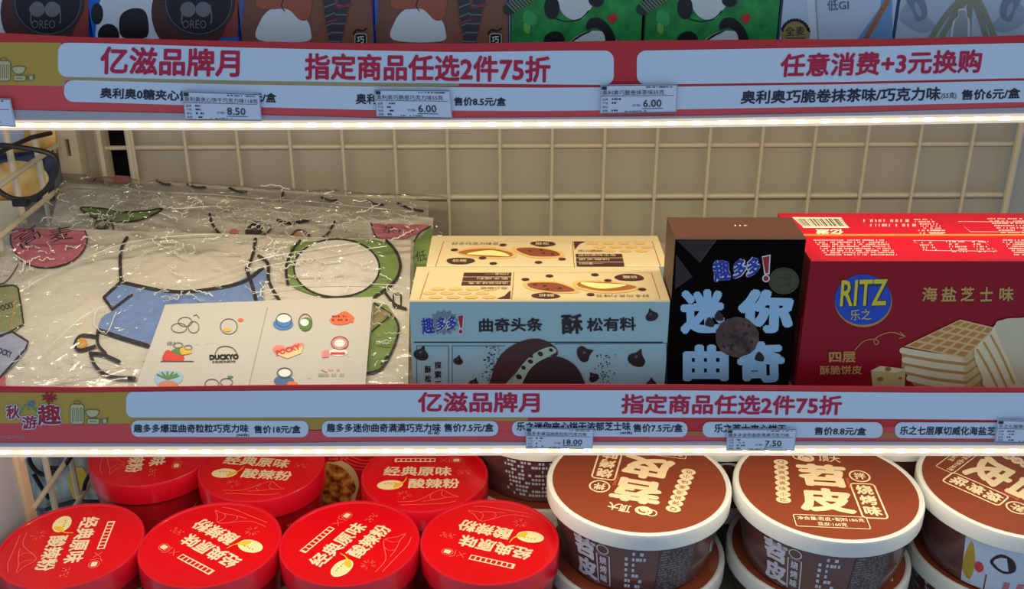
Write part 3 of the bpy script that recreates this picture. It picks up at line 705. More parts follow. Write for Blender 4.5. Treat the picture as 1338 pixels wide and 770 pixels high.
def cream_top(t, fn, x0, x1, y0, y1, mir):
    P = half_choc_top(fn, mir, x0, x1, y0, y1)
    for a, b in (((0.03, 0.04), (0.03, 0.95)), ((0.03, 0.95), (0.60, 0.95)), ((0.61, 0.03), (0.61, 0.97)), ((0.03, 0.04), (0.97, 0.04)), ((0.97, 0.04), (0.97, 0.95))): P.stroke([a, b], 0.003, caram, 1, smooth=False)
    P.poly([(0.615, 0.04), (0.67, 0.04), (0.64, 0.14), (0.618, 0.34)], choc, 2)
    for k in range(3): P.rect(0.62, 0.50+0.155*k, 0.82, 0.63+0.155*k, choc, 2)
    for k in range(12):
        u = 0.70 + 0.07*(k % 4) + 0.03*((k//4) % 2); v = 0.10 + 0.14*(k//4); P.ell(u, v, 0.027, 0.055, tan, 2)
    P.build('top_print', t)
    P = half_choc_top(fn, mir, x0, x1, y0, y1)
    P.blob([(0.10, 0.42), (0.16, 0.26), (0.26, 0.24), (0.35, 0.40), (0.36, 0.62), (0.28, 0.68), (0.18, 0.62)], tan, 2)
    P.blob([(0.11, 0.45), (0.17, 0.33), (0.26, 0.32), (0.34, 0.46), (0.34, 0.60), (0.28, 0.62), (0.19, 0.58)], caram, 3)
    P.blob([(0.15, 0.52), (0.19, 0.42), (0.26, 0.38), (0.32, 0.50), (0.33, 0.60), (0.26, 0.57)], M(242, 216, 136, 0.4, 0.05, name='custard_print'), 4)
    P.blob([(0.34, 0.28), (0.44, 0.24), (0.54, 0.36), (0.57, 0.58), (0.50, 0.66), (0.41, 0.60)], tan, 2)
    P.blob([(0.36, 0.32), (0.44, 0.28), (0.53, 0.40), (0.55, 0.56), (0.50, 0.60), (0.42, 0.56)], M(126, 66, 40, 0.5, 0.2, 90, name='cocoa_cut'), 3)
    for u, v in ((0.42, 0.40), (0.47, 0.36), (0.48, 0.48), (0.52, 0.52)): P.ell(u, v, 0.008, 0.03, choc, 4)
    for u, v in ((0.09, 0.36), (0.22, 0.66), (0.27, 0.86), (0.46, 0.82), (0.56, 0.70), (0.30, 0.18)): P.ell(u, v, 0.016, 0.045, choc, 5)
    P.blob([(0.07, 0.72), (0.11, 0.66), (0.17, 0.68), (0.19, 0.78), (0.15, 0.88), (0.09, 0.86)], choc, 5); P.blob([(0.42, 0.12), (0.46, 0.05), (0.52, 0.08), (0.53, 0.18), (0.47, 0.24)], choc, 5)
    P.build('cookie_picture', t)
    P = half_choc_top(fn, mir, x0, x1, y0, y1)
    P.text('好多巧克力味豆', 0.07, 0.18, 0.28, 0.18, 0.09, choc, 6, 0.0); P.text('软糯', 0.095, 0.82, 0.155, 0.82, 0.10, cream, 6, 0.01); P.text('酥松', 0.445, 0.19, 0.505, 0.19, 0.10, cream, 6, 0.01)
    P.text('用心烘焙', 0.63, 0.44, 0.74, 0.44, 0.08, choc, 6, 0.0)
    for k in range(3): P.text(('扫码看一一', '更多福利', '追踪美味主角')[2-k], 0.63, 0.605+0.155*k, 0.79-0.03*k, 0.605+0.155*k, 0.08, cream, 6, 0.0)
    P.build('top_lettering', t)
cream_top(t1, fz, 538, 873, 354.5, 392.5, True)
cream_top(t2, facingZ(az1+0.0005-CZ), 559, 873, 314.5, 350, False)
fm = facingY(MY)
P = Print(fm)
P.rect(541, 446.6, 866, 448, chocd, 2); 
for a, b in (((544.5, 452), (544.5, 512)), ((586, 452), (586, 512)), ((544.5, 452), (586, 452)), ((591, 452), (660, 452)), ((725, 449.5), (872, 448.5)), ((591, 452), (591, 512)), ((871, 449), (871, 512))): P.stroke([a, b], 0.8, M(60, 70, 90, 0.5, 0, name='frame_line'), 2, smooth=False)
def drop(x, y, s, rot=0):
    c, d = math.cos(rot), math.sin(rot); pts = [(0, -1), (0.35, -0.45), (0.95, 0.1), (0.8, 0.75), (0, 1), (-0.8, 0.75), (-0.95, 0.1), (-0.35, -0.45)]
    P.blob([(x + s*(a*c-b*d), y + s*(a*d+b*c)) for a, b in pts], chocd, 3); P.ell(x-0.15*s, y-0.1*s, 0.22*s, 0.12*s, M(120, 100, 100, 0.4, 0, name='chip_glint'), 4, rot=-30)
for x, y, s, r in ((551, 461, 10, 0.3), (599, 470, 6.5, 0.2), (851, 411, 8.5, -0.3), (765, 461.5, 11, 1.2), (833, 467, 12, 0.4), (775, 492, 7, -0.6), (851, 500, 7, 0), (620, 500, 7, 0.3)): drop(x, y, s, r)
for k in range(170):
    a = random.gauss(0, 1)
    if k % 3: x, y = 645+random.gauss(0, 6)-(500-455)*0.0, 475+random.uniform(-22, 30)
    else: x, y = 792+random.gauss(0, 6), 485+random.uniform(-22, 18)
    P.ell(x, y, random.uniform(0.5, 1.3), random.uniform(0.5, 1.2), chocd, 3, n=6)
P.build('front_print', t1)
P = Print(fm)
P.blob([(640, 520), (646, 480), (660, 458), (684, 445), (706, 443), (724, 452), (729, 462), (722, 466), (700, 462)], M(74, 38, 36, 0.5, 0.2, 60, name='cookie_brown'), 4, n=8)
P.blob([(667, 514), (672, 492), (688, 470), (706, 457), (721, 453), (727, 459), (716, 466), (700, 476), (688, 492), (680, 520)], M(186, 206, 178, 0.5, 0.05, name='mint_cream'), 5, n=8)
P.blob([(680, 514), (690, 486), (708, 470), (730, 466), (752, 478), (764, 500), (768, 520), (700, 522)], M(52, 28, 30, 0.5, 0.2, 60, name='cookie_dark'), 6, n=8)
for x, y, s in ((678, 492, 4), (684, 480, 3), (693, 472, 3.4), (706, 462, 3.6), (720, 457, 2.6), (694, 465, 2.6)): P.ell(x, y, s, s*0.8, chocd, 7, rot=30)
P.build('cookie_picture', t1)
lb = M(30, 56, 168, 0.4, 0, name='logo_blue'); lr = M(176, 24, 44, 0.4, 0, name='logo_red'); olive = M(126, 144, 150, 0.5, 0.05, name='starburst_grey')
def brand(P, x, y, w, ang=0.12, burst=True):
    """the blue outlined 趣多多! wordmark, lower-left corner at x, y"""
    h = w*0.34; dx, dy = math.cos(ang), -math.sin(ang)
    if burst:
        pts = []
        for k in range(28):
            r = (0.36 if k % 2 else 0.27)*w; a = 2*math.pi*k/28; pts.append((x+0.5*w + r*math.cos(a), y-0.28*w + r*0.85*math.sin(a)))
        P.poly(pts, olive, 3)
    for wd, mt, l, o in ((0.02, white, 4, 0.13), (0.0, lb, 5, 0.035)):
        P.text('趣', x, y, x+0.30*w*dx, y+0.30*w*dy, h*1.1, mt, l, o); P.text('多多', x+0.32*w*dx, y+0.32*w*dy-1, x+0.80*w*dx, y+0.80*w*dy-1, h, mt, l, o, shear=0.15)
    for e, mt, l in ((0.02*w, white, 4), (0, lr, 5)):
        ex, ey = x+0.88*w, y-0.16*w
        P.poly([(ex-e, ey+e), (ex-0.05*w-e*0.5, ey-0.27*w-e), (ex+0.07*w+e, ey-0.30*w-e), (ex+0.05*w+e, ey+e)], mt, l); P.ell(ex+0.01*w, ey+0.09*w, 0.045*w+e, 0.045*w+e, mt, l)
P = Print(fm); brand(P, 552, 437, 56); P.build('brand_logo', t1)
P = Print(fm)
P.text('曲奇头条', 626, 434, 709, 433, 18, chocd, 3, 0.03); P.text('酥', 734, 437, 762, 436, 26, chocd, 3, 0.035); P.text('松有料', 767, 433.5, 831, 432, 18, chocd, 3, 0.03)
for k, c in enumerate('探索三重'): P.text(c, 568, 482+12*k, 576.5, 482+12*k, 9.5 if c != '三' else 8, chocd, 3, 0.03)
for k, c in enumerate('酥松饼干'): P.text(c, 555, 487.5+12*k, 563.5, 487.5+12*k, 9.5, chocd, 3, 0.03)
P.build('front_lettering', t1)
# brown mini cookie box
ax0, ax1, ay0, ay1, bz0, bz1 = front_carton_px(882.5, 1053.5, 311.5, MY+0.001, 0.043, LD)
mb_front = M(10, 3, 4, 0.5, 0.1, 30, name='espresso_card', spec=0.04); 
t = carton('mini_cookie_box', 'black-brown upright mini cookie box with large pale blue characters', 'carton', ax0, ax1, ay0, ay1, bz0, bz1, (mb_front, M(70, 44, 34, 0.4, 0.08, 14, name='cocoa_top_card'), M(60, 38, 32, 0.5, 0, name='cocoa_side')))
fmb = facingY(MY+0.001)
pb = M(165, 208, 236, 0.4, 0.02, name='pale_blue_ink')
P = Print(fmb); sq = M(34, 18, 18, 0.35, 0.1, name='chocolate_square')
P.poly([(884, 314), (936, 313), (914, 343)], sq, 1); P.poly([(883, 332), (905, 362), (882, 378)], sq, 1); P.stroke([(936, 313), (914, 343)], 1, M(84, 62, 58, 0.4, 0, name='square_edge'), 2)
P.ell(1024, 367, 20, 17.5, M(74, 72, 42, 0.4, 0.05, name='olive_seal'), 2); P.ring(1024, 367, 17.5, 15.3, 0.7, M(44, 42, 30, 0.4, 0, name='seal_ink'), 3)
P.text('一口', 1016, 368, 1034, 364, 7, M(34, 32, 24, 0.4, 0, name='seal_ink'), 3, 0.0); P.text('一个', 1018, 379, 1035, 375, 7, M(34, 32, 24, 0.4, 0, name='seal_ink'), 3, 0.0)
P.build('front_print', t)
P = Print(fmb); brand(P, 933, 369, 76, 0.13, burst=False); P.build('brand_logo', t)
P = Print(fmb)
P.text('迷', 889, 437, 949, 435, 58, pb, 4, 0.058); P.text('你', 963, 434, 1036, 436, 57, pb, 4, 0.058)
P.text('曲', 892, 498, 952, 498, 48, pb, 4, 0.058); P.text('奇', 964, 501, 1026, 499, 54, pb, 4, 0.058)
P.build('front_lettering', t)
P = Print(fmb); ck = ramp_mat('cookie_print_brown', [(0.3, (48, 30, 26)), (0.55, (92, 62, 52)), (0.75, (124, 90, 76))], 120, detail=6)
P.poly([(963+(28.5+random.uniform(-0.9, 0.9))*math.cos(2*math.pi*k/40), 440+(26.5+random.uniform(-0.9, 0.9))*math.sin(2*math.pi*k/40)) for k in range(40)], ck, 6)
for k in range(22):
    a = random.uniform(0, 6.28); r = random.uniform(0, 0.85)**0.6; P.ell(963+25*r*math.cos(a), 440+23*r*math.sin(a), random.uniform(1.6, 3.6), random.uniform(1.3, 2.8), chocd, 7, rot=random.uniform(0, 180), n=9)
for x, y in ((939, 412), (927, 420), (992, 465)): P.blob([(x-6, y+4), (x-1, y-6), (x+6, y+1), (x+4, y+7)], chocd, 6)
P.build('cookie_picture', t)
P = Print(facingZ(bz1-CZ)); P.micro(950, 294, 976, 296.5, 1, M(200, 180, 160, 0.5, 0, name='pale_ink'), 2, cell=3.2, ragged=0); P.build('top_print', t)
# red cracker cartons
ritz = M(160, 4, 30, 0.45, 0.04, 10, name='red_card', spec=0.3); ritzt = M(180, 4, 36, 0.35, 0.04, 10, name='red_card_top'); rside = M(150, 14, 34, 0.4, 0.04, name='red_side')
ax0, ax1, ay0, ay1, rz0, rz1 = front_carton_px(1059.5, 1500, 340, MY, 0.047, LD)
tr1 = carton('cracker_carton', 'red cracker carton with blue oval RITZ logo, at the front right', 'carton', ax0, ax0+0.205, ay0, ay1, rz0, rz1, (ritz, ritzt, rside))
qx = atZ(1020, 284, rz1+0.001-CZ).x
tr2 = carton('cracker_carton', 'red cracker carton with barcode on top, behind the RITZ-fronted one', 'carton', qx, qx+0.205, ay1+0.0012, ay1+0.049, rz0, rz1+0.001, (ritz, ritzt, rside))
P = Print(fm); yel = M(236, 214, 40, 0.4, 0, name='logo_yellow'); go = M(214, 158, 84, 0.45, 0.05, name='gold_lettering')
P.ell(1128, 393.5, 37.5, 34, M(204, 150, 50, 0.4, 0, name='oval_gold_rim'), 2, n=48); P.ell(1127.5, 391.5, 37, 33, M(22, 72, 196, 0.3, 0.05, name='oval_blue'), 3, n=48)
P.text('RITZ', 1097.5, 401, 1158, 399.5, 34, M(20, 60, 80, 0.4, 0, name='logo_shadow'), 4, 0.05, shear=0.1); P.text('RITZ', 1097, 400, 1157, 398.5, 34, yel, 5, 0.015, shear=0.1)
P.text('乐之', 1111, 418.5, 1138, 417.5, 14, yel, 5, 0.0); P.build('brand_logo', tr1)
P = Print(fm)
for dx, dy, mt, l in ((0.8, 0.8, M(60, 10, 16, 0.5, 0, name='lettering_shadow'), 3), (0, 0, go, 4)):
    x = 1204
    for c, w in zip('海盐芝士味', (20, 20, 18, 17, 19)): P.text(c, x+dx, 394+dy, x+w+dx, 393.5+dy, 19, mt, l, 0.03, shear=0.08); x += 25.2
P.text('四层', 1083, 474, 1118, 473.5, 14.5, go, 4, 0.03); P.text('酥脆饼皮', 1071, 489.5, 1126, 489, 12, go, 4, 0.02)
P.stroke([(1117, 457), (1128, 446), (1142, 443), (1148, 447), (1144, 450), (1142, 444), (1152, 437), (1166, 434), (1181, 439)], 1.1, go, 4); P.stroke([(1176, 434), (1183, 440), (1175, 442)], 1.1, go, 4, smooth=False)
P.build('front_lettering', tr1)
P = Print(fm); w1 = M(236, 196, 128, 0.4, 0.06, name='waffle_light'); w2 = M(206, 136, 62, 0.4, 0.1, name='waffle_hole'); w3 = M(244, 224, 176, 0.4, 0.05, name='waffle_cream'); w4 = M(200, 150, 76, 0.5, 0.1, name='waffle_shade')
A, B, C, D = (1181, 452), (1254, 417), (1300, 428), (1262, 468)     # waffle top corners
def wq(u, v): return tuple((A[i]*(1-u)*(1-v) + B[i]*u*(1-v) + C[i]*u*v + D[i]*(1-u)*v) for i in (0, 1))
P.poly([(1178, 460), (1262, 474), (1300, 440), (1302, 506), (1250, 508), (1194, 504), (1178, 480)], w4, 2)
for k in range(4):
    y = 458 + 12*k; e = k*3
    P.stroke([(1179+e, y), (1220, y+7), (1262, y+12)], 8, w3, 3+k % 2); P.stroke([(1262, y+12), (1284, y-4), (1299, y-18)], 7, M(226, 192, 130, 0.4, 0.05, name='waffle_edge'), 3+k % 2)
P.poly([A, B, C, D], w1, 6)
for i in range(5):
    for j in range(5):
        a, b = 0.04+i*0.195, 0.04+j*0.195; P.poly([wq(a, b), wq(a+0.135, b), wq(a+0.135, b+0.135), wq(a, b+0.135)], w2, 7)
P.build('waffle_picture', tr1)
P = Print(fm)
P.blob([(1272, 458), (1290, 438), (1304, 420), (1330, 415), (1400, 420), (1400, 508), (1296, 508), (1282, 490)], w3, 8)
P.blob([(1300, 426), (1312, 417), (1340, 416), (1400, 420), (1400, 500), (1340, 504), (1318, 470)], M(222, 208, 170, 0.4, 0.05, name='cracker_top'), 9)
for k in range(3): P.stroke([(1276+9*k, 456-9*k), (1290+9*k, 480-8*k), (1306+9*k, 512-6*k)], 2.6, M(206, 150, 66, 0.4, 0.08, name='cracker_layer'), 10)
P.build('cracker_picture', tr1)
P = Print(fm); P.poly([(1138, 484), (1150, 478), (1183, 482), (1182, 506), (1140, 506)], M(226, 196, 124, 0.4, 0.05, name='cheese_light'), 3); P.poly([(1138, 484), (1150, 478), (1183, 482), (1170, 487)], M(244, 224, 164, 0.4, 0.05, name='cheese_top'), 4)
for x, y, r in ((1160, 482, 4), (1150, 495, 4), (1176, 494, 2.5)): P.ell(x, y, r, r*0.7, M(164, 120, 50, 0.4, 0, name='cheese_hole'), 5)
P.build('cheese_picture', tr1)
# tops
pk = M(238, 170, 160, 0.5, 0, name='pink_micro_print')
P = Print(facingZ(rz1-CZ))
def mskew(P, x0, x1, y0, y1, rows, sk, mat, cell=2.2, fill=0.75):
    for r in range(rows):
        ya = y0 + (y1-y0)*r/rows; P.micro(x0+sk*r, ya, x1+sk*r*1.0, ya+(y1-y0)/rows, 1, mat, 2, cell=cell, fill=fill, ragged=0.05)
mskew(P, 1063, 1158, 313, 335, 8, 2.2, pk); mskew(P, 1200, 1218, 316, 329, 4, 2, pk, 2, 0.5); mskew(P, 1236, 1260, 315, 331, 5, 2, pk, 2, 0.6); mskew(P, 1268, 1292, 315, 331, 5, 2, pk, 2, 0.4); mskew(P, 1308, 1400, 313, 335, 8, 2.4, pk)
P.stroke([(1193, 315), (1284, 315.5), (1303, 329), (1210, 328)], 0.7, pk, 2, smooth=False, closed=True)
P.build('top_print', tr1)
P = Print(facingZ(rz1+0.001-CZ)); bw = M(236, 222, 190, 0.5, 0, name='barcode_white')
P.poly([(1035, 284), (1099, 284.5), (1110, 298), (1050, 298)], bw, 1); x = 1040
while x < 1100:
    w = random.choice((0.7, 0.7, 1.3, 2.0)); P.poly([(x-1, 286), (x+w-1, 286), (x+w+8, 296), (x+8, 296)], inkk, 2); x += w + random.choice((0.9, 1.4, 1.9))
P.build('barcode', tr2)
P = Print(facingZ(rz1+0.001-CZ)); P.text('亿滋', 1102, 300, 1066, 300, 6.5, bw, 2, 0.04)
mskew(P, 1128, 1190, 286, 298, 2, 9, pk, 2.2, 0.6); mskew(P, 1192, 1218, 286, 306, 7, 3.6, pk); mskew(P, 1200, 1234, 300, 307, 2, 2, pk, 2.2, .5); mskew(P, 1290, 1400, 285, 306, 7, 3, pk); P.stroke([(1252, 290), (1290, 290.5), (1400, 291), (1400, 304), (1268, 303.5)], 0.7, pk, 2, smooth=False, closed=True)
P.build('top_print', tr2)
P = MB(); a = atZ(1056, 311, rz1-CZ+0.001)
P.box(ax0, ax0+0.205, ay1-0.0006, ay1+0.0016, rz1+0.0002, rz1+0.0012, M(240, 140, 60, 0.4, 0.03, name='orange_edge')); P.build('tear_strip', tr1)

# ------------------------------------------------------------------ tote bags in clear sleeves (left of the middle shelf)
cloth = M(220, 214, 198, 0.85, 0.05, 260, bump=0.3, name='unbleached_cotton'); clothd = M(200, 192, 178, 0.85, 0.05, 260, bump=0.3, name='cotton_back')
film = film_mat('clear_sleeve_film', base=0.05, rough=0.16, mult=0.6, bump=1.0)
slope = math.radians(13.4)
NB = Vector((0, -math.sin(slope), math.cos(slope)))
P0 = Vector((0, 0.685, CZ-0.3775))
def plane_off(d): return P0 + NB*d
def soft_slab(corners_px, d, thick, mat, name, parent, amp=0.0012, seed=0, nx=40, ny=26):
    """padded cloth: top surface through four pixel corners on the sloped plane, plus underside"""
    c = [at(x, y, plane_off(d), NB) for x, y in corners_px]; vs = []; fs = []
    for side in (0, 1):
        for j in range(ny+1):
            for i in range(nx+1):
                a, b = i/nx, j/ny; p = c[0]*(1-a)*(1-b) + c[1]*a*(1-b) + c[2]*a*b + c[3]*(1-a)*b
                e = min(a, 1-a, b*0.6, (1-b)*0.6)*nx*0.5; rnd = min(1, e)
                h = noise.noise(Vector((p.x*14+seed, p.y*14, seed)))*amp
                k = h if side == 0 else -thick
                vs.append(p + NB*(k if side == 0 else k*rnd**0.5 + h*0))
    n1 = (nx+1)*(ny+1)
    for j in range(ny):
        for i in range(nx):
            q = j*(nx+1)+i; fs.append((q, q+nx+1, q+nx+2, q+1)); fs.append((n1+q, n1+q+1, n1+q+nx+2, n1+q+nx+1))
    ed = [i for i in range(nx+1)] + [(j+1)*(nx+1)+nx for j in range(ny)] + [ny*(nx+1)+nx-1-i for i in range(nx)] + [(ny-1-j)*(nx+1) for j in range(ny-1)]
    for a, b in zip(ed, ed[1:]+ed[:1]): fs.append((a, b, n1+b, n1+a))
    return MB().add(vs, fs, mat).build(name, parent, smooth=True)
def film_sheet(corners_px, d, parent, seed=0, amp=0.0035, nx=150, ny=90, name='clear_sleeve', lift=0.004):
    c = [at(x, y, plane_off(d), NB) for x, y in corners_px]; vs = []; fs = []
    for j in range(ny+1):
        for i in range(nx+1):
            a, b = i/nx, j/ny; p = c[0]*(1-a)*(1-b) + c[1]*a*(1-b) + c[2]*a*b + c[3]*(1-a)*b
            q = Vector((p.x*9+seed, p.y*16, seed)); w = noise.noise_vector(q)*0.5
            h = (1-abs(noise.noise(q*1.3+w)))**3 * amp + (1-abs(noise.noise(q*4.2+w*2)))**4 * amp*0.45 + abs(noise.noise(q*11))*amp*0.16
            e = min(a, 1-a, b, 1-b); h += 0.0
            vs.append(p + NB*(h + (lift if e > 0.03 else lift*e/0.03)))
    for j in range(ny):
        for i in range(nx):
            q = j*(nx+1)+i; fs.append((q, q+nx+1, q+nx+2, q+1))
    return MB().add(vs, fs, film).build(name, parent, smooth=True)
ol = M(48, 42, 44, 0.8, 0.0, name='outline_ink'); pinkp = M(206, 116, 132, 0.8, 0.03, name='pink_ink'); greenp = M(126, 152, 84, 0.8, 0.03, name='green_ink')
bluep = M(122, 150, 200, 0.8, 0.03, name='blue_ink'); orp = M(222, 158, 60, 0.8, 0.03, name='orange_ink'); blush = M(226, 120, 104, 0.8, 0, name='coral_ink'); palep = M(226, 222, 210, 0.85, 0.02, name='pale_ink')
# third bag (deepest), second, first (top)
tb3 = thing('tote_bag', 'lowest cream tote bag in a clear sleeve, only its pink-printed rear edge showing', 'tote bag', (-0.22, 0.85, CZ+LD))
base = MB(); x0 = -0.425; x1 = at(560, 300, plane_off(-0.03), NB).x
def wedge(x0, x1, y0, y1, d, mat):
    z = lambda y: (plane_off(d).z + (y-P0.y)*math.tan(slope))
    return MB().add([(x0, y0, CZ+LD+0.0005), (x1, y0, CZ+LD+0.0005), (x1, y1, CZ+LD+0.0005), (x0, y1, CZ+LD+0.0005), (x0, y0, z(y0)), (x1, y0, z(y0)), (x1, y1, z(y1)), (x0, y1, z(y1))],
        [(0, 3, 2, 1), (4, 5, 6, 7), (0, 1, 5, 4), (1, 2, 6, 5), (2, 3, 7, 6), (3, 0, 4, 7)], mat)
wedge(-0.40, -0.085, 0.80, 0.955, -0.0262, clothd).build('bag_body', tb3)
soft_slab([(96, 226), (560, 264), (560, 330), (70, 300)], -0.021, 0.004, clothd, 'bag_front', tb3, seed=3)
P = Print(onplane(plane_off(-0.0195), NB)); P.poly([(96, 224.5), (174, 231), (166, 240), (88, 236)], pinkp, 1)
for a, b in (((112, 227), (104, 236)), ((130, 228), (122, 237)), ((150, 230), (140, 239)), ((118, 231), (146, 234))): P.stroke([a, b], 1.6, ol, 2)
for a, b in (((205, 236), (222, 241)), ((245, 241), (268, 245)), ((300, 246), (322, 251)), ((370, 252), (366, 262)), ((420, 258), (440, 262)), ((480, 262), (500, 268)), ((520, 266), (552, 276))): P.stroke([a, ((a[0]+b[0])/2, (a[1]+b[1])/2+2), b], 3, ol, 2)
P.build('bag_print', tb3)
tb2 = thing('tote_bag', 'middle cream tote bag in a clear sleeve, green leaf print along its upper part', 'tote bag', (-0.22, 0.85, CZ+LD+0.04))
soft_slab([(80, 238), (566, 285), (562, 380), (40, 400)], -0.011, 0.0075, cloth, 'bag_front', tb2, seed=9)
P = Print(onplane(plane_off(-0.0095), NB))
P.blob([(105, 272), (135, 273), (160, 277), (190, 276), (212, 273), (196, 283), (176, 289), (150, 290), (126, 286)], greenp, 1); P.stroke([(105, 272), (135, 273), (160, 277), (190, 276), (212, 273), (196, 283), (176, 289), (150, 290), (126, 286)], 2.2, ol, 2, closed=True)
P.blob([(124, 292), (132, 288), (142, 290), (140, 298), (128, 299)], greenp, 1); P.stroke([(124, 292), (132, 288), (142, 290), (140, 298), (128, 299)], 1.8, ol, 2, closed=True)
P.stroke([(137, 300), (138, 292), (146, 291), (148, 300)], 2, ol, 2)
P.stroke([(274, 280), (277, 292), (288, 306), (306, 311)], 3.4, ol, 2); P.ell(305, 303.5, 6, 4, blush, 2, rot=-15)
P.ring(338, 300, 16, 9, 2.2, ol, 3, rot=-15); P.ell(332, 302, 12, 8.5, ol, 3, rot=-20)
P.stroke([(363, 288), (380, 292), (402, 288)], 4, ol, 2); P.stroke([(437, 290), (428, 306), (410, 318)], 3, ol, 2); P.ell(393, 306, 10, 6, orp, 2); P.stroke([(360, 312), (378, 310), (390, 301), (404, 308), (400, 316)], 2.6, ol, 3)
P.poly([(485, 292), (562, 294), (549, 304), (524, 314), (505, 315), (490, 308)], pinkp, 1); P.stroke([(485, 292), (490, 308), (500, 316)], 1.6, ol, 2); P.text('茶心', 498, 305, 540, 307, 9, ol, 2, 0.0)
P.poly([(562, 296), (566, 300), (560, 380), (541, 380), (541, 318)], greenp, 1); P.stroke([(563, 296), (549, 304), (541, 316)], 1.8, ol, 2); P.text('低', 544, 343, 558, 341, 14, ol, 2, -0.005)
P.build('bag_print', tb2)
film_sheet([(78, 231), (588, 264), (576, 320), (50, 312)], -0.009, tb2, seed=4, nx=170, ny=60)
tb1 = thing('tote_bag', 'topmost cream tote bag in a clear sleeve with pink round badge and blue patch', 'tote bag', (-0.25, 0.76, CZ+LD+0.06))
soft_slab([(10, 297), (537, 314), (533, 513), (-90, 513)], 0.0, 0.009, cloth, 'bag_front', tb1, seed=1)
pa = onplane(plane_off(0.0014), NB)
P = Print(pa)
P.poly([(19, 297.5), (110, 301), (114, 312), (110, 326), (98, 339), (80, 347), (60, 350), (40, 347), (24, 336), (15, 320), (14, 308)], pinkp, 1)
P.stroke([(18, 298), (14, 308), (15, 320), (24, 336), (40, 347), (60, 350), (80, 347), (98, 339), (110, 326), (114, 312), (111, 302)], 1.7, ol, 2)
P.text('高', 28, 327, 56, 309, 20, ol, 2, 0.0); P.text('麦', 66, 318, 96, 312, 18, ol, 2, 0.0)
P.stroke([(24, 345), (18, 356), (8, 368), (-4, 374)], 1.2, ol, 2)
P.build('badge_print', tb1)
P = Print(pa)
# printed snack packs with lettering
P.blob([(-20, 375), (18, 373), (24, 377), (31, 424), (2, 440), (-20, 446)], M(150, 156, 108, 0.8, 0.06, name='pack_green'), 1, n=2); P.stroke([(-20, 377), (18, 373), (24, 377), (31, 424), (2, 440), (-20, 446)], 2.2, ol, 2, smooth=False)
P.text('POCKY', 0, 408, 19, 402, 8, inkk, 2, 0.03); P.stroke([(14, 430), (20, 394)], 1.2, orp, 3)
P.blob([(-20, 445), (16, 434), (37, 447), (30, 464), (0, 494), (-20, 500)], M(170, 176, 200, 0.8, 0.06, name='pack_lilac'), 1, n=2); P.stroke([(-20, 445), (16, 434), (37, 447), (34, 456), (0, 494)], 2.6, ol, 3, smooth=False)
P.text('POCKY', -6, 461, 14, 468, 8, inkk, 3, 0.03); P.rect(-20, 490, 7, 506, pinkp, 1)
P.build('snack_pack_print', tb1)
P = Print(pa)
P.blob([(136, 389), (158, 370), (190, 379), (240, 384), (300, 372), (340, 352), (348, 360), (343, 380), (340, 420), (240, 440), (193, 452), (160, 441), (130, 432), (134, 414), (150, 404)], bluep, 1, n=4)
P.stroke([(343, 351), (320, 368), (285, 377), (240, 382), (205, 379), (180, 374), (158, 369)], 4.8, ol, 3)
P.stroke([(158, 369), (136, 389)], 4.2, ol, 3); P.stroke([(136, 390), (147, 405)], 3.6, ol, 3); P.stroke([(147, 405), (172, 386)], 3.9, ol, 3)
P.stroke([(130, 432), (160, 442), (193, 452)], 4.8, ol, 3)
P.stroke([(158, 369), (157, 340), (160, 322), (166, 311)], 4.2, ol, 3)
P.stroke([(334, 313), (330, 335), (322, 352)], 4.2, ol, 3); P.stroke([(322, 352), (330, 375), (336, 400)], 4.8, ol, 3); P.stroke([(338, 335), (350, 345), (352, 370), (368, 398)], 4.2, ol, 3)
P.ell(107, 449, 7, 7, orp, 2); P.stroke([(125, 440), (106, 439), (98, 450), (104, 458), (124, 453)], 3.9, ol, 3)
P.stroke([(118, 462), (125, 479), (143, 492), (176, 495)], 4.4, ol, 3); P.stroke([(118, 462), (135, 464), (156, 473)], 4.4, ol, 3); P.stroke([(128, 432), (128, 450), (138, 462)], 4, ol, 3)
P.build('blue_patch_print', tb1)
P = Print(pa)
P.blob([(387, 318), (470, 313), (500, 316), (518, 330), (523, 350), (514, 370), (498, 385), (470, 392), (420, 388), (382, 374), (374, 355), (380, 333)], greenp, 2); P.stroke([(376, 372), (374, 350), (381, 330), (392, 315)], 3.6, ol, 3)
P.stroke([(505, 315), (518, 330), (523, 350), (514, 370), (490, 388)], 3.9, ol, 3)
P.ell(440, 351, 56, 38, palep, 3); P.ring(440, 351, 56, 38, 2.6, ol, 4)
P.stroke([(504, 384), (516, 398), (530, 404)], 3.6, ol, 3); P.rrect(514, 384, 524, 402, 3, ol, 3, line=2)
P.build('green_ring_print', tb1)
P = Print(pa)
P.poly([(489, 395), (506, 399), (515, 412), (487, 432)], greenp, 2); P.poly([(489, 398), (512, 410), (488, 425)], M(150, 138, 96, 0.8, 0.1, name='khaki_ink'), 3); P.stroke([(489, 397), (512, 411), (486, 434)], 2.2, ol, 4, smooth=False)
P.blob([(484, 438), (516, 416), (521, 432), (512, 460), (498, 482), (482, 486)], greenp, 2); P.stroke([(516, 416), (521, 432), (512, 460), (498, 482), (480, 488)], 2.8, ol, 4)
P.stroke([(498, 477), (506, 466), (500, 482)], 2, ol, 4); P.build('pennant_print', tb1)
film_sheet([(8, 293), (548, 307), (542, 512), (-92, 512)], 0.0015, tb1, lift=0.001, seed=11, amp=0.0035, nx=190, ny=110)
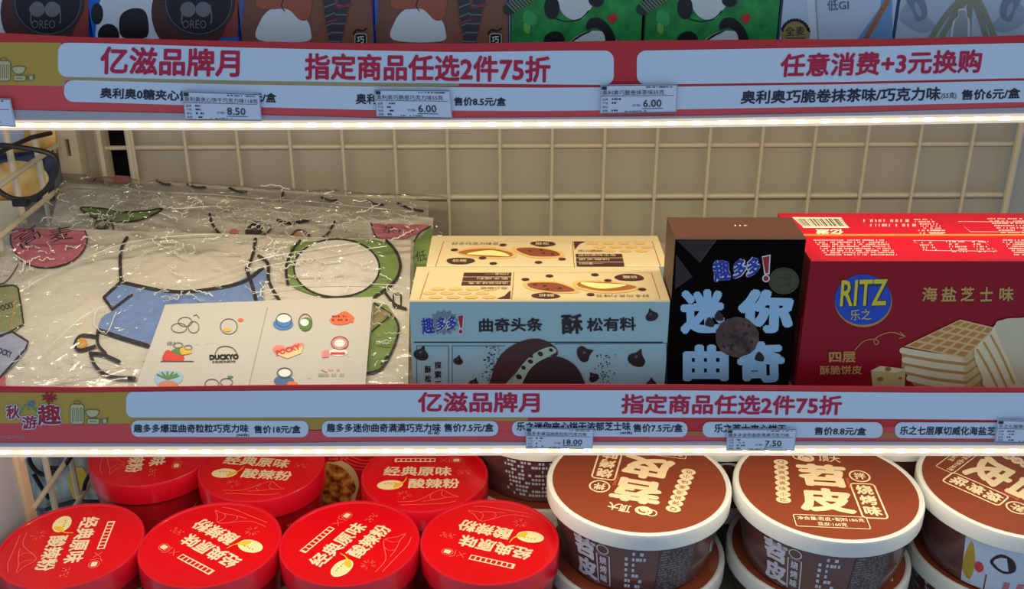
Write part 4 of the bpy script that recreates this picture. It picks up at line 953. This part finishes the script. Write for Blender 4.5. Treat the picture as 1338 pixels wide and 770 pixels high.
# folds of the clear sleeves: thin rounded creases, coloured white to stand in for LED glints
def film_creases(parent, d, clusters, seed, longs=()):
    random.seed(seed); b = MB()
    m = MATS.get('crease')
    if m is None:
        m = M(246, 244, 232, 0.18, 0.02, 40, coat=0.8, name='glint_white_film').copy(); m.name = 'crease_glint'; MATS['crease'] = m
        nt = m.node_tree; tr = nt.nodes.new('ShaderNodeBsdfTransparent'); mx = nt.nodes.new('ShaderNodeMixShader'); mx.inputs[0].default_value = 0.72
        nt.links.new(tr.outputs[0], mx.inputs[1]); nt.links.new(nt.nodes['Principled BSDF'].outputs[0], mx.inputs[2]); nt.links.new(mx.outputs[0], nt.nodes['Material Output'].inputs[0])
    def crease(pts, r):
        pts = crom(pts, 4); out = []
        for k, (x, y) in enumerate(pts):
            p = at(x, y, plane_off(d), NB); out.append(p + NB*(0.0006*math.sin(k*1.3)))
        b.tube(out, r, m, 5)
    for cx, cy, sx, sy, n, L in clusters:
        for _ in range(n):
            x, y = random.gauss(cx, sx), random.gauss(cy, sy); a = random.uniform(-0.9, 0.9) + (math.pi if random.random() < 0.5 else 0); l = random.uniform(0.3, 1)*L; pts = [(x, y)]
            for k in range(random.randint(2, 5)):
                a += random.gauss(0, 0.7); x += l*math.cos(a)*0.4; y += l*math.sin(a)*0.26; pts.append((x, y))
            if all(4 < q[0] < 560 and 236 < q[1] < 508 for q in pts): crease(pts, random.uniform(0.00025, 0.0006))
    for pts in longs: crease(pts, 0.00036)
    o = b.build('sleeve_crease_glints', parent, True); o['kind'] = 'stuff'
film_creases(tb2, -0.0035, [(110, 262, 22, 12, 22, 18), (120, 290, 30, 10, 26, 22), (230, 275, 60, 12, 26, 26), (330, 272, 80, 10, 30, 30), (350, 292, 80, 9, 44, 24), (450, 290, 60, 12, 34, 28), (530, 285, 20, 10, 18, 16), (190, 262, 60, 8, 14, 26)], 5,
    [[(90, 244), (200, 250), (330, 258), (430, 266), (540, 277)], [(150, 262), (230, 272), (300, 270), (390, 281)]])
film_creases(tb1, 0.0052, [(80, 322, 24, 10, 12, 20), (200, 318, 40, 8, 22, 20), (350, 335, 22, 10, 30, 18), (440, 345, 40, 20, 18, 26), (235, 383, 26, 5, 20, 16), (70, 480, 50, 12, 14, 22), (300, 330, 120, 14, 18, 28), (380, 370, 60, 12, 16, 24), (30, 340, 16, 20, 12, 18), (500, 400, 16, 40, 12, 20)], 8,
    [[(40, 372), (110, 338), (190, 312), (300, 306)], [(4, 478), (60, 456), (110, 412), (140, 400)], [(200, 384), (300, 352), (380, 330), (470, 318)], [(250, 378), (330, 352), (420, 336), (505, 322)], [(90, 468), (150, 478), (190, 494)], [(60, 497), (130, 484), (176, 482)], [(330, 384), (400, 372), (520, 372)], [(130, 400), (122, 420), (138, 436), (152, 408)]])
# sticker sheet on top
sp = onplane(plane_off(0.0076), NB); ss = thing('sticker_sheet', 'white sticker sheet with small coloured stickers lying on the tote bag', 'sticker sheet', tuple(at(340, 450, plane_off(0.006), NB)))
qd = [(216, 398), (487, 388), (477, 506), (177, 506)]
c = [at(x, y, plane_off(0.0074), NB) for x, y in qd]; b = MB()
b.add([tuple(p) for p in c] + [tuple(p - NB*0.0008) for p in c], [(0, 3, 2, 1), (4, 5, 6, 7), (0, 1, 5, 4), (1, 2, 6, 5), (2, 3, 7, 6), (3, 0, 4, 7)], M(198, 194, 184, 0.35, 0.02, name='sticker_paper')); b.build('sheet', ss)
P = Print(sp)
y = 402.5
while y < 512: P.stroke([(349.5-(y-402)*0.235, y), (349-(y-402)*0.235, y+1.4)], 0.8, M(150, 150, 146, 0.5, 0, name='perforation'), 2, smooth=False); y += 3.0
P.build('perforation', ss)
gl = M(96, 90, 90, 0.5, 0, name='sticker_line'); grn = M(90, 134, 66, 0.5, 0, name='sticker_green'); blu = M(80, 130, 196, 0.5, 0, name='sticker_blue'); red_ = M(212, 70, 62, 0.5, 0, name='sticker_red'); yel_ = M(222, 180, 70, 0.5, 0, name='sticker_yellow'); pnk = M(234, 140, 132, 0.5, 0, name='sticker_pink'); org = M(232, 112, 76, 0.5, 0, name='sticker_orange')
def sticker(draw): 
    P = Print(sp); draw(P); P.build('sticker', ss)
def s1(P): P.ring(242, 421, 9, 6, 0.9, gl, 2); P.ring(234, 429, 10, 6, 0.9, gl, 2); P.ring(253, 428, 7, 7.5, 0.9, gl, 2); P.stroke([(253, 413), (257, 412), (260, 416)], 0.9, gl, 2)
def s2(P): P.ring(299, 427, 11, 10, 0.9, gl, 2); P.ell(297, 431.5, 5, 2.6, yel_, 3); P.ell(314.5, 418.5, 3.6, 2.4, org, 2)
def s3(P):
    P.ell(370, 424, 13, 8, blu, 2); P.ring(371, 419, 10, 9, 1.0, gl, 3); P.ell(371, 417, 9, 5, white, 3); P.ell(400, 424, 8, 9, grn, 2); P.ell(398, 422, 5.5, 4.5, white, 3); P.ring(399, 422, 8.5, 11, 1.0, gl, 4)
def s4(P):
    P.blob([(431, 418), (440, 412), (450, 407), (458, 411), (463, 416), (458, 422), (447, 425), (436, 424)], org, 2); P.micro(434, 412, 456, 421, 2, M(140, 60, 50, 0.5, 0, name='sticker_maroon'), 3, cell=3.5); P.ell(460, 421, 1.6, 1.2, org, 2)
def s5(P):
    P.rect(210, 472, 253, 473.2, gl, 2); P.blob([(212, 470), (218, 458), (228, 462), (240, 466), (238, 472), (222, 472)], red_, 3); P.blob([(224, 460), (234, 455), (242, 460), (238, 465)], grn, 4); P.blob([(236, 456), (248, 457), (250, 462), (238, 464)], yel_, 4); P.ring(233, 452, 6, 3.4, 0.9, gl, 5); P.ring(246, 455, 5, 3, 0.9, gl, 5); P.text('走!', 218, 452, 229, 451, 5, gl, 3, 0.0)
def s6(P): P.text('DUCKYO', 274, 471, 312, 470, 7, inkk, 3, 0.06); P.text('FRIENDS', 278, 475, 308, 474, 2.6, inkk, 3, 0.03); P.stroke([(281, 463), (286, 455), (296, 453), (305, 456), (310, 463)], 1.0, gl, 3)
def s7(P):
    P.blob([(376, 469), (357, 459), (360, 452), (370, 452), (376, 456), (386, 449), (396, 449), (395, 456)], pnk, 2, n=4); P.poly([(360, 463), (396, 453), (394, 462), (376, 469)], M(236, 206, 150, 0.5, 0, name='sticker_cream'), 3); P.text('POCKY', 362, 466, 393, 457, 7.5, red_, 4, 0.05)
def s8(P):
    P.ell(444, 449, 11, 8, pnk, 2); P.ell(444, 449, 7, 5, white, 3); P.ell(442, 461, 12, 5, M(240, 232, 226, 0.5, 0, name='sticker_white'), 2); P.rect(432, 461, 451, 464, red_, 4); P.ring(444, 449, 11, 8.4, 1.0, gl, 4); P.poly([(421, 460), (429, 457), (430, 467), (421, 468)], pnk, 3)
def s9(P):
    P.blob([(203, 491), (212, 485), (226, 486), (238, 489), (236, 500), (214, 506), (204, 500)], M(150, 186, 214, 0.5, 0.05, name='sticker_haze'), 2); P.ell(220, 504, 13, 6, M(196, 130, 96, 0.5, 0, name='sticker_tan'), 3)
    for a in (-70, -30, 0, 30, 60, 90): P.stroke([(219, 496), (219+14*math.sin(math.radians(a)), 492-5*math.cos(math.radians(a)))], 2.4, grn, 4, smooth=False)
def s10(P): P.ring(277, 502, 9, 6, 1.0, gl, 2); P.ring(296, 500, 8, 5, 1.0, gl, 2); P.ell(301, 493, 4, 1.6, grn, 2)
def s11(P): P.ell(371, 498, 13, 7, M(70, 110, 150, 0.5, 0, name='sticker_denim'), 2); P.ell(372, 488, 8, 5, white, 3); P.ring(372, 488, 9.5, 6.5, 1.2, gl, 4); P.ell(382, 502, 7, 3, org, 3)
def s12(P): P.stroke([(420, 484), (427, 487)], 0.8, red_, 2); P.micro(426, 482, 444, 486, 1, pnk, 2, cell=3.5, ragged=0); P.micro(416, 487, 452, 494, 1, M(160, 170, 130, 0.5, 0, name='sticker_sage'), 2, cell=3.5, ragged=0)
for f in (s1, s2, s3, s4, s5, s6, s7, s8, s9, s10, s11, s12): sticker(f)

# ------------------------------------------------------------------ red noodle tubs
R = 0.0595; RH = 0.108
red_lid = M(208, 0, 16, 0.32, 0.03, 20, coat=0.35, name='red_lid_card'); red_rim = M(206, 14, 36, 0.3, 0.03, 20, coat=0.4, name='red_lid_rim'); red_body = M(168, 14, 30, 0.3, 0.06, 20, coat=0.5, name='red_tub_wall')
ivory = M(232, 212, 176, 0.5, 0, name='ivory_print'); fine = M(240, 96, 84, 0.5, 0, name='coral_line_print')
def up_n(z): return lambda x, y: (Vector((x*R, y*R, z)), Vector((0, 0, 1)))
def cyl(r0, r1, z0, z1):
    """x = angle in degrees measured from the front, y = height 0..1"""
    def fn(x, y):
        a = math.radians(x-90); r = r0+(r1-r0)*y; return Vector((r*math.cos(a), r*math.sin(a), z0+(z1-z0)*y)), Vector((math.cos(a), math.sin(a), 0))
    return fn
def turn(o, lid_rot=None, wall_rot=None):
    """turn the artwork of a round tub: everything printed on the lid, and on the wall"""
    if wall_rot is None: wall_rot = lid_rot
    for part in o.children:
        if 'rim' in part.name: continue
        for pr in part.children:
            if part.name.startswith('lid'):
                if lid_rot is not None: pr.rotation_euler.z = math.radians(lid_rot)
            else: pr.rotation_euler.z = math.radians(wall_rot)
def red_tub():
    t = thing('noodle_tub', 'x', 'tub')
    MB().lathe([(0.047, 0), (0.0485, 0.001), (0.0565, RH-0.022), (0.0568, RH-0.004)], red_body).build('tub_body', t, True, True)
    MB().lathe([(R-0.0008, RH-0.021), (R, RH-0.0205), (R, RH-0.0012), (R-0.0006, RH-0.0002), (R-0.0016, RH), (R-0.0026, RH-0.0004), (R-0.0032, RH-0.0016)], red_rim).build('lid_rim', t, True, True)
    MB().lathe([(0.0, RH-0.0014), (R-0.003, RH-0.0014), (R-0.003, RH-0.003)], red_lid).build('lid', t, True, True); lid = [c for c in t.children if c.name.startswith('lid') and 'rim' not in c.name][0]; body = [c for c in t.children if 'body' in c.name][0]
    P = Print(up_n(RH-0.0013), 1)
    P.text('经典原味', -0.66, -0.02, 0.42, -0.02, 0.27, ivory, 2, 0.032); P.text('酸辣粉', -0.24, -0.36, 0.56, -0.36, 0.27, ivory, 2, 0.032)
    P.build('lid_lettering', lid, True)
    P = Print(up_n(RH-0.0013), 1)
    P.rect(-0.52, 0.38, 0.14, 0.49, ivory, 2)
    for k in range(8): P.rect(-0.48+0.078*k, 0.40, -0.425+0.078*k, 0.47, red_lid, 3)
    P.stroke([(0.22, 0.38), (0.32, 0.48)], 0.012, fine, 2, smooth=False); P.stroke([(0.22, 0.48), (0.32, 0.38)], 0.012, fine, 2, smooth=False)
    P.ring(0.48, 0.43, 0.08, 0.07, 0.014, fine, 2); P.rrect(0.43, 0.39, 0.53, 0.47, 0.02, ivory, 3); P.stroke([(0.38, 0.36), (0.36, 0.48), (0.42, 0.52)], 0.014, fine, 2)
    P.micro(0.52, 0.02, 0.74, 0.14, 3, fine, 2, cell=0.03); 
    P.build('lid_small_print', lid, True)
    P = Print(up_n(RH-0.0013), 1)
    P.ell(-0.52, -0.27, 0.20, 0.13, M(240, 226, 170, 0.5, 0.05, name='egg_white_print'), 3, rot=5); P.blob([(-0.44, -0.24), (-0.34, -0.20), (-0.27, -0.10), (-0.36, -0.30), (-0.46, -0.36)], M(240, 190, 40, 0.5, 0, name='yolk_print'), 4)
    P.stroke([(-0.30, -0.16), (-0.28, -0.05)], 0.012, M(240, 190, 40, 0.5, 0, name='yolk_print'), 4)
    for k in range(4): P.ell(-0.60+0.05*k, -0.24+0.012*(k % 2), 0.013, 0.01, M(120, 150, 50, 0.5, 0, name='chive_print'), 5)
    P.build('egg_picture', lid, True)
    P = Print(up_n(RH-0.0013), 1)
    P.stroke([(-0.36, -0.72), (-0.12, -0.70), (0.02, -0.62), (0.16, -0.48), (0.30, -0.40), (0.44, -0.52), (0.56, -0.58), (0.40, -0.60), (0.22, -0.66), (0.02, -0.70)], 0.012, fine, 2, n=4)
    P.stroke([(0.16, -0.48), (0.12, -0.60), (0.18, -0.66)], 0.010, fine, 2); P.stroke([(0.30, -0.40), (0.30, -0.54), (0.38, -0.60)], 0.010, fine, 2); P.stroke([(-0.30, -0.80), (0.0, -0.78), (0.34, -0.76), (0.52, -0.70)], 0.012, fine, 2)
    for k in range(14):
        a = random.uniform(0, 6.28); P.stroke([(-0.28+0.05*math.cos(a), -0.54+0.05*math.sin(a)), (-0.28+0.11*math.cos(a), -0.54+0.11*math.sin(a))], 0.008, fine, 2, smooth=False)
    P.build('mountain_line_drawing', lid, True)
    P = Print(cyl(0.0492, 0.0563, 0.004, RH-0.026), 1, 0.0116); dk = M(60, 16, 20, 0.5, 0, name='dark_stroke')
    P.stroke([(-20, 0.95), (0, 0.86), (30, 0.90)], 0.02, dk, 3); 
    for k in range(6): P.stroke([(-70+6*k, 0.2+0.12*k), (-40+6*k, 0.30+0.12*k), (-16+6*k, 0.22+0.12*k)], 0.010, fine, 3)
    P.micro(40, 0.2, 84, 0.9, 14, fine, 2, cell=2.4)
    P.ell(150, 0.55, 26, 0.34, M(234, 200, 150, 0.5, 0, name='bowl_edge_print'), 2); P.ell(150, 0.52, 22, 0.29, ramp_mat('noodle_print', [(0.3, (120, 40, 16)), (0.5, (206, 130, 40)), (0.7, (226, 186, 90))], 150, detail=5), 3)
    for k in range(5): P.stroke([(166, 0.95-0.07*k), (190, 0.90-0.08*k), (214, 0.96-0.08*k), (228, 0.90-0.08*k)], 0.010, ivory, 3)
    P.build('wall_print', body, True)
    return t
proto = red_tub()
reds = [('front', 93, 711, -84, 'red noodle tub at the far left, lid lettering running towards the viewer'),
        ('front', 275, 709, 146, 'red noodle tub, second from the left in the front row'),
        ('front', 457, 707, 60, 'red noodle tub, third in the front row, lid lettering rising to the right'),
        ('front', 640, 705.5, 161, 'red noodle tub beside the brown bowls, lid lettering upside down'),
        ('back', 199, 590, -80, 'red noodle tub in the back row at the left end'),
        ('back', 342, 608, -7, 'red noodle tub in the middle of the back row, lettering upright'),
        ('back', 555, 620, 0, 'red noodle tub in the back row beside the brown bowls, lettering upright')]
for i, (row, px, py, rot, lab) in enumerate(reds):
    o = proto if i == 0 else copy_tree(proto)
    p = atZ(px, py, BD+RH); o.location = (p.x, p.y, CZ+BD); turn(o, rot); o['label'] = lab; o['group'] = 'red noodle tubs on the lowest shelf'
# tall red pack standing behind, between the tubs
PY = 0.892
pa_, pb_ = atY(398, 610, PY), atY(512, 610, PY)
t = carton('noodle_pack', 'tall red noodle pack with noodle bowl photo, standing behind between two tubs', 'carton', pa_.x, pb_.x, PY, PY+0.075, CZ+BD, CZ+BD+0.225, (M(196, 10, 26, 0.35, 0.04, 20, coat=0.3, name='red_pack_card'),)*3)
P = Print(facingY(PY))
for k in range(4): P.stroke([(446, 586+5*k), (458, 596+5*k), (478, 602+4*k), (500, 596+5*k), (516, 600+5*k)], 0.9, fine, 2)
P.micro(430, 594, 456, 602, 2, fine, 2, cell=3); P.build('front_print', t)
P = Print(facingY(PY)); P.blob([(424, 609), (436, 604), (448, 603), (462, 613), (469, 630), (466, 646), (458, 662), (424, 664)], M(220, 190, 140, 0.5, 0.04, name='bowl_edge_print'), 3)
P.blob([(420, 610), (438, 607), (448, 612), (460, 624), (465, 638), (460, 650), (452, 664), (418, 664)], ramp_mat('noodle_print', [(0.36, (104, 30, 14)), (0.5, (196, 110, 36)), (0.66, (232, 190, 90))], 130, detail=5), 4); P.build('noodle_photo', t)

# ------------------------------------------------------------------ brown bowls
BR = 0.0805; BH = 0.070
br_top = M(132, 62, 38, 0.35, 0.06, 12, coat=0.25, name='russet_lid_film'); br_rim = M(216, 220, 214, 0.4, 0.03, 20, coat=0.3, name='cream_rim'); br_body = M(92, 56, 54, 0.3, 0.08, 20, coat=0.5, name='brown_bowl_wall')
crm = M(236, 214, 172, 0.5, 0, name='cream_print'); silver = M(196, 200, 214, 0.5, 0, name='silver_print')
def lidmap(x, y): return (Vector((x*BR*1.06, (y*1.06-0.09)*BR, BH-0.0009)), Vector((0, 0, 1)))
def brown_bowl(name='noodle_bowl'):
    t = thing(name, 'x', 'bowl')
    MB().lathe([(0.0645, 0), (0.0662, 0.001), (0.0755, BH-0.016), (0.0757, BH-0.004)], br_body).build('bowl_body', t, True, True)
    MB().lathe([(BR-0.0012, BH-0.0155), (BR, BH-0.0148), (BR+0.0002, BH-0.003), (BR-0.0006, BH-0.0008), (BR-0.0022, BH), (BR-0.0042, BH-0.0002), (BR-0.0054, BH-0.0014)], br_rim).build('lid_rim', t, True, True)
    MB().lathe([(0.0, BH-0.0010), (BR-0.005, BH-0.0010), (BR-0.005, BH-0.003)], br_top).build('lid', t, True, True); lid = [c for c in t.children if c.name.startswith('lid') and 'rim' not in c.name][0]; body = [c for c in t.children if 'body' in c.name][0]
    P = Print(lidmap, 1)
    P.text('苕', -0.27, 0.08, 0.24, 0.06, 0.42, crm, 2, 0.05); P.text('皮', -0.34, -0.36, 0.20, -0.39, 0.42, crm, 2, 0.05)
    P.text('顶大', 0.0, 0.55, 0.23, 0.53, 0.13, crm, 2, 0.03); P.ring(-0.12, 0.60, 0.07, 0.055, 0.035, crm, 2); P.ring(-0.20, 0.62, 0.05, 0.05, 0.015, crm, 2); P.ell(-0.12, 0.59, 0.04, 0.03, crm, 3)
    P.text('SHAOPI', 0.215, 0.24, 0.20, 0.06, 0.035, M(220, 110, 70, 0.5, 0, name='orange_print'), 2, 0.02)
    P.build('lid_lettering', lid, True)
    P = Print(lidmap, 1)
    for k, c in enumerate('Q弹爽滑美味小吃'):
        x = -0.40-0.012*k; y = 0.50-0.099*k; P.ell(x, y, 0.075, 0.056, crm, 2, n=20); P.text(c, x-0.035, y-0.034, x+0.035, y-0.034, 0.068, br_top, 3, 0.0)
    P.build('lid_tagline', lid, True)
    P = Print(lidmap, 1)
    P.ring(0.37, 0.29, 0.10, 0.10, 0.018, crm, 2); P.text('拌', 0.31, 0.23, 0.43, 0.23, 0.125, crm, 2, 0.03)
    P.rrect(0.24, -0.44, 0.48, 0.15, 0.04, crm, 2, line=0.018)
    for k, c in enumerate('烧烤味'): P.text(c, 0.275, -0.04-0.18*k, 0.445, -0.04-0.18*k, 0.165, crm, 2, 0.04)
    P.build('flavour_badge', lid, True)
    P = Print(lidmap, 1)
    P.rrect(-0.43, -0.62, 0.27, -0.43, 0.02, crm, 2, line=0.010); P.text('净含量:苕皮+配料186克', -0.40, -0.515, 0.24, -0.515, 0.06, crm, 2, 0.02); P.text('苕皮:160克', -0.22, -0.60, 0.06, -0.60, 0.06, crm, 2, 0.02)
    P.build('weight_panel', lid, True)
    P = Print(cyl(0.0664, 0.0756, 0.001, BH-0.016), 1, 0.0215)
    P.text('苕', -58, 0.50, -40, 0.50, 0.42, silver, 2, 0.05, up=(0, 0.42)); P.text('皮', -58, 0.06, -40, 0.06, 0.42, silver, 2, 0.05, up=(0, 0.42))
    P.ring(-35, 0.82, 4, 0.09, 0.018, silver, 2); P.stroke([(-39.5, 0.05), (-30.5, 0.05), (-30.5, 0.70), (-39.5, 0.70)], 0.018, silver, 2, smooth=False, closed=True)
    for k, c in enumerate('烧烤味'): P.text(c, -37.6, 0.50-0.20*k, -32.4, 0.50-0.20*k, 0.17, silver, 3, 0.03, up=(0, 0.17))
    P.build('wall_lettering', body, True)
    P = Print(cyl(0.0664, 0.0756, 0.001, BH-0.016), 1, 0.0215)
    P.micro(-20, 0.08, -6, 0.92, 7, silver, 2, cell=2.4); P.rect(2, 0.0, 30, 0.96, M(70, 62, 66, 0.4, 0.1, name='grey_panel_print'), 2, nx=10); P.micro(3, 0.03, 29, 0.92, 16, M(128, 124, 128, 0.5, 0, name='grey_micro_print'), 3, cell=1.2, ragged=0.1)
    P.micro(110, 0.1, 150, 0.95, 9, silver, 2, cell=2.6); P.micro(156, 0.3, 184, 0.95, 6, silver, 2, cell=3.4, fill=0.4)
    P.ell(62, 0.6, 13, 0.34, silver, 2); P.ell(62, 0.6, 10.5, 0.29, br_body, 3); 
    P.build('wall_small_print', body, True)
    return t
bp = brown_bowl(); used = False
def bowl(x, y, k, rot, lab):
    global used
    o = bp if not used else copy_tree(bp); used = True
    o.location = (x, y, CZ+BD+k*BH); turn(o, rot); o['label'] = lab; o['group'] = 'brown noodle bowls on the lowest shelf'
    return o
bx3, bx4, bx5 = 0.1110, 0.2740, 0.4370
def fix_side(o, rot_side): turn(o, None, rot_side)
o = bowl(bx3, 0.782, 1, 166, 'brown noodle bowl on top beside the red tubs, lid lettering upside down'); fix_side(o, 6)
o = bowl(bx4, 0.773, 1, -4, 'brown noodle bowl in the centre of the top layer, lid lettering upright'); fix_side(o, 2)
o = bowl(bx5, 0.775, 1, 222, 'brown noodle bowl cut off at the right edge, pale side print with black patches')
body = [c for c in o.children if 'body' in c.name][0]
for pr in list(body.children): bpy.data.objects.remove(pr)
P = Print(cyl(0.0664, 0.0756, 0.001, BH-0.016), 1, 0.0215); pale = M(188, 206, 226, 0.4, 0.03, name='pale_blue_wrap')
P.rect(-50, 0.0, 80, 1.0, pale, 1, nx=40)
P.blob([(-50, 0.3), (-46, 0.9), (-42, 0.5), (-44, 0.1)], M(176, 150, 44, 0.5, 0.05, name='mustard_print'), 3)
P.blob([(-33, 0.62), (-28, 0.84), (-20, 0.78), (-17, 0.56), (-24, 0.46)], inkk, 3); P.blob([(2, 0.75), (14, 0.96), (34, 0.9), (38, 0.3), (26, 0.1), (16, 0.5)], inkk, 3)
P.poly([(-34, 0.0), (-34, 0.34), (-6, 0.40), (-6, 0.0)], M(112, 36, 56, 0.5, 0.05, name='maroon_print'), 3); P.poly([(-22, 0.0), (-22, 0.28), (-9, 0.30), (-9, 0.0)], M(190, 110, 120, 0.5, 0.1, 200, name='rose_print'), 4)
P.ell(-39, 0.44, 3, 0.11, M(200, 50, 66, 0.5, 0.05, name='cherry_print'), 4)
P.build('wall_picture', body, True)
for k, (x, lab) in enumerate(((bx3, 'brown noodle bowl underneath the one beside the red tubs'), (bx4, 'brown noodle bowl underneath the centre bowl'), (bx5, 'brown noodle bowl underneath the one cut off at the right'))):
    o = bowl(x-0.001+0.002*k, 0.779, 0, 30+50*k, lab)
for x, rot, lab in ((0.030, 0, 'brown noodle bowl in the back row beside the red tubs, small print facing out'), (0.1985, -60, 'brown noodle bowl in the back row between the two centre bowls'), (0.3640, 120, 'brown noodle bowl in the back row at the right')):
    bowl(x, 0.9135, 1, rot, lab); bowl(x+0.001, 0.9135, 0, rot+40, lab.replace('brown noodle bowl in the back row', 'brown bowl under the back row one').replace(', small print facing out', ''))
for o in bpy.data.objects:
    if o.get('label', '').endswith('small print facing out'): fix_side(o, -140)

# ------------------------------------------------------------------ left end: black hoops and pouches behind the side grid
def ray_pt(px, py, Y): return atY(px, py, Y)
def hoop(label, pts, Y, r, clip_at, arms, name='black_hoop'):
    c = sum((ray_pt(x, y, Y) for x, y in pts), Vector())/len(pts)
    t = thing(name, label, 'hoop', tuple(c))
    ring_ = [ray_pt(x, y, Y) for x, y in crom(pts, 6, True)]
    MB().tube(ring_, r, m_black, 8, closed=True).build('ring', t, True)
    q = ray_pt(clip_at[0], clip_at[1], Y); MB().box(q.x-0.0065, q.x+0.0065, Y-0.004, Y+0.004, q.z-0.0032, q.z+0.0032, m_black, 0.001).build('clip', t)
    for a in arms:
        MB().tube([ray_pt(x, y, Y+dd) for (x, y, dd) in a], r*0.95, m_black, 8).build('arm', t, True)
    return t
hoop('black oval hoop with a small clip, upper left behind the wire side grid', [(-22, 196), (0, 190), (35, 194), (60, 199), (72, 206), (74, 218), (69, 234), (58, 250), (42, 259), (20, 260), (2, 252), (-14, 236), (-24, 214)], 0.845, 0.0023, (28, 264), [[(-10, 203, 0), (14, 192, 0.03), (40, 180, 0.06), (66, 174, 0.09)]])
hoop('black oval hoop with a small clip, lower left beside the white board', [(40, 580), (38, 600), (45, 613), (55, 620), (66, 620), (78, 614), (88, 604), (94, 590), (90, 570), (64, 562), (46, 568)], 0.875, 0.0023, (68, 615), [[(44, 620, 0.02), (56, 640, 0.02), (64, 652, 0.02)], [(124, 608, 0.03), (112, 630, 0.03), (106, 654, 0.03)], [(60, 666, 0.04), (96, 655, 0.04), (134, 656, 0.04)]])
def pouch(label, cpx, Y, face_mats, name='snack_pouch', puff=0.018, draw=None, mat=None):
    c = [ray_pt(x, y, Y + dy) for x, y, dy in cpx]; ce = sum(c, Vector())/4
    t = thing(name, label, 'snack pouch', tuple(ce)); nx = ny = 18; vs = []; fs = []
    for side in (0, 1):
        for j in range(ny+1):
            for i in range(nx+1):
                a, b = i/nx, j/ny; p = c[0]*(1-a)*(1-b) + c[1]*a*(1-b) + c[2]*a*b + c[3]*(1-a)*b
                h = (math.sin(math.pi*a)*math.sin(math.pi*b))**0.6*puff*(1 + 0.25*noise.noise(p*40))
                vs.append(p + Vector((0, -h if side == 0 else h, 0)))
    n1 = (nx+1)*(ny+1)
    for j in range(ny):
        for i in range(nx):
            q = j*(nx+1)+i; fs.append((q, q+nx+1, q+nx+2, q+1)); fs.append((n1+q, n1+q+1, n1+q+nx+2, n1+q+nx+1))
    MB().add(vs, fs, mat).build('pouch_body', t, True)
    if draw:
        def fn(a, b):
            p = c[0]*(1-a)*(1-b) + c[1]*a*(1-b) + c[2]*a*b + c[3]*(1-a)*b
            h = (max(0, math.sin(math.pi*a))*max(0, math.sin(math.pi*b)))**0.6*puff*(1 + 0.25*noise.noise(p*40))
            return p + Vector((0, -h-0.0008, 0)), Vector((0, -1, 0))
        P = Print(fn, -1); draw(P); P.build('pouch_print', t)
    return t
bun = ramp_mat('baked_bun_print', [(0.34, (150, 84, 30)), (0.5, (222, 168, 84)), (0.7, (244, 214, 140))], 34, detail=3)
navy = M(34, 44, 74, 0.3, 0.1, 20, coat=0.4, name='navy_pouch_film')
def d1(P):
    for k in range(9):      # bun picture as strips so that it follows the bulge
        pass
    n = 10
    pts = []; fs = []
    for j in range(n+1):
        for i in range(n+1):
            u, v = i/n*2-1, j/n*2-1; x = u*math.sqrt(1-v*v/2); y = v*math.sqrt(1-u*u/2); pts.append((0.62+0.34*x, 0.52+0.40*y))
    for j in range(n):
        for i in range(n): q = j*(n+1)+i; fs.append((q, q+1, q+n+2, q+n+1))
    P.raw(pts, fs, bun, 3)
    P.text('SNOW', 0.30, 0.86, 0.30, 0.62, 0.05, silver, 8, 0.02) if False else P.micro(0.24, 0.70, 0.32, 0.86, 5, silver, 5, cell=0.02)
pouch('navy snack pouch with golden bun picture, behind the upper left hoop', [(-60, 205, 0.0), (70, 196, 0.0), (72, 262, 0.0), (-50, 274, 0.0)], 0.965, None, draw=d1, mat=navy, puff=0.012)
pouch('yellow snack pouch above the navy one, behind the side grid', [(-30, 172, 0), (72, 166, 0), (74, 200, 0), (-30, 208, 0)], 0.985, None, mat=bun, puff=0.012)
pouch('white snack pouch at the top left corner under the upper shelf', [(-60, 150, 0), (34, 150, 0), (30, 186, 0), (-60, 196, 0)], 0.955, None, mat=M(170, 180, 200, 0.3, 0.1, 30, coat=0.3, name='pale_pouch_film'), puff=0.010)
pouch('cream paper pouch low at the left, below the navy pouch', [(-60, 264, 0), (25, 262, 0), (22, 330, 0), (-60, 340, 0)], 0.95, None, mat=M(206, 192, 160, 0.6, 0.04, name='cream_pouch'), puff=0.008)
def d2(P): P.blob([(0.60, 0.35), (0.78, 0.30), (0.84, 0.60), (0.66, 0.72)], M(226, 186, 40, 0.4, 0.05, name='yellow_sticker'), 4)
pouch('silvery clear bag of snacks with yellow sticker, lower left behind the grid', [(36, 575, 0), (134, 575, 0), (138, 668, 0), (40, 680, 0)], 0.975, None, draw=d2, mat=ramp_mat('crumpled_foil', [(0.35, (70, 70, 64)), (0.55, (150, 150, 132)), (0.75, (206, 204, 184))], 36, rough=0.15, detail=2, coat=0.8), puff=0.014)
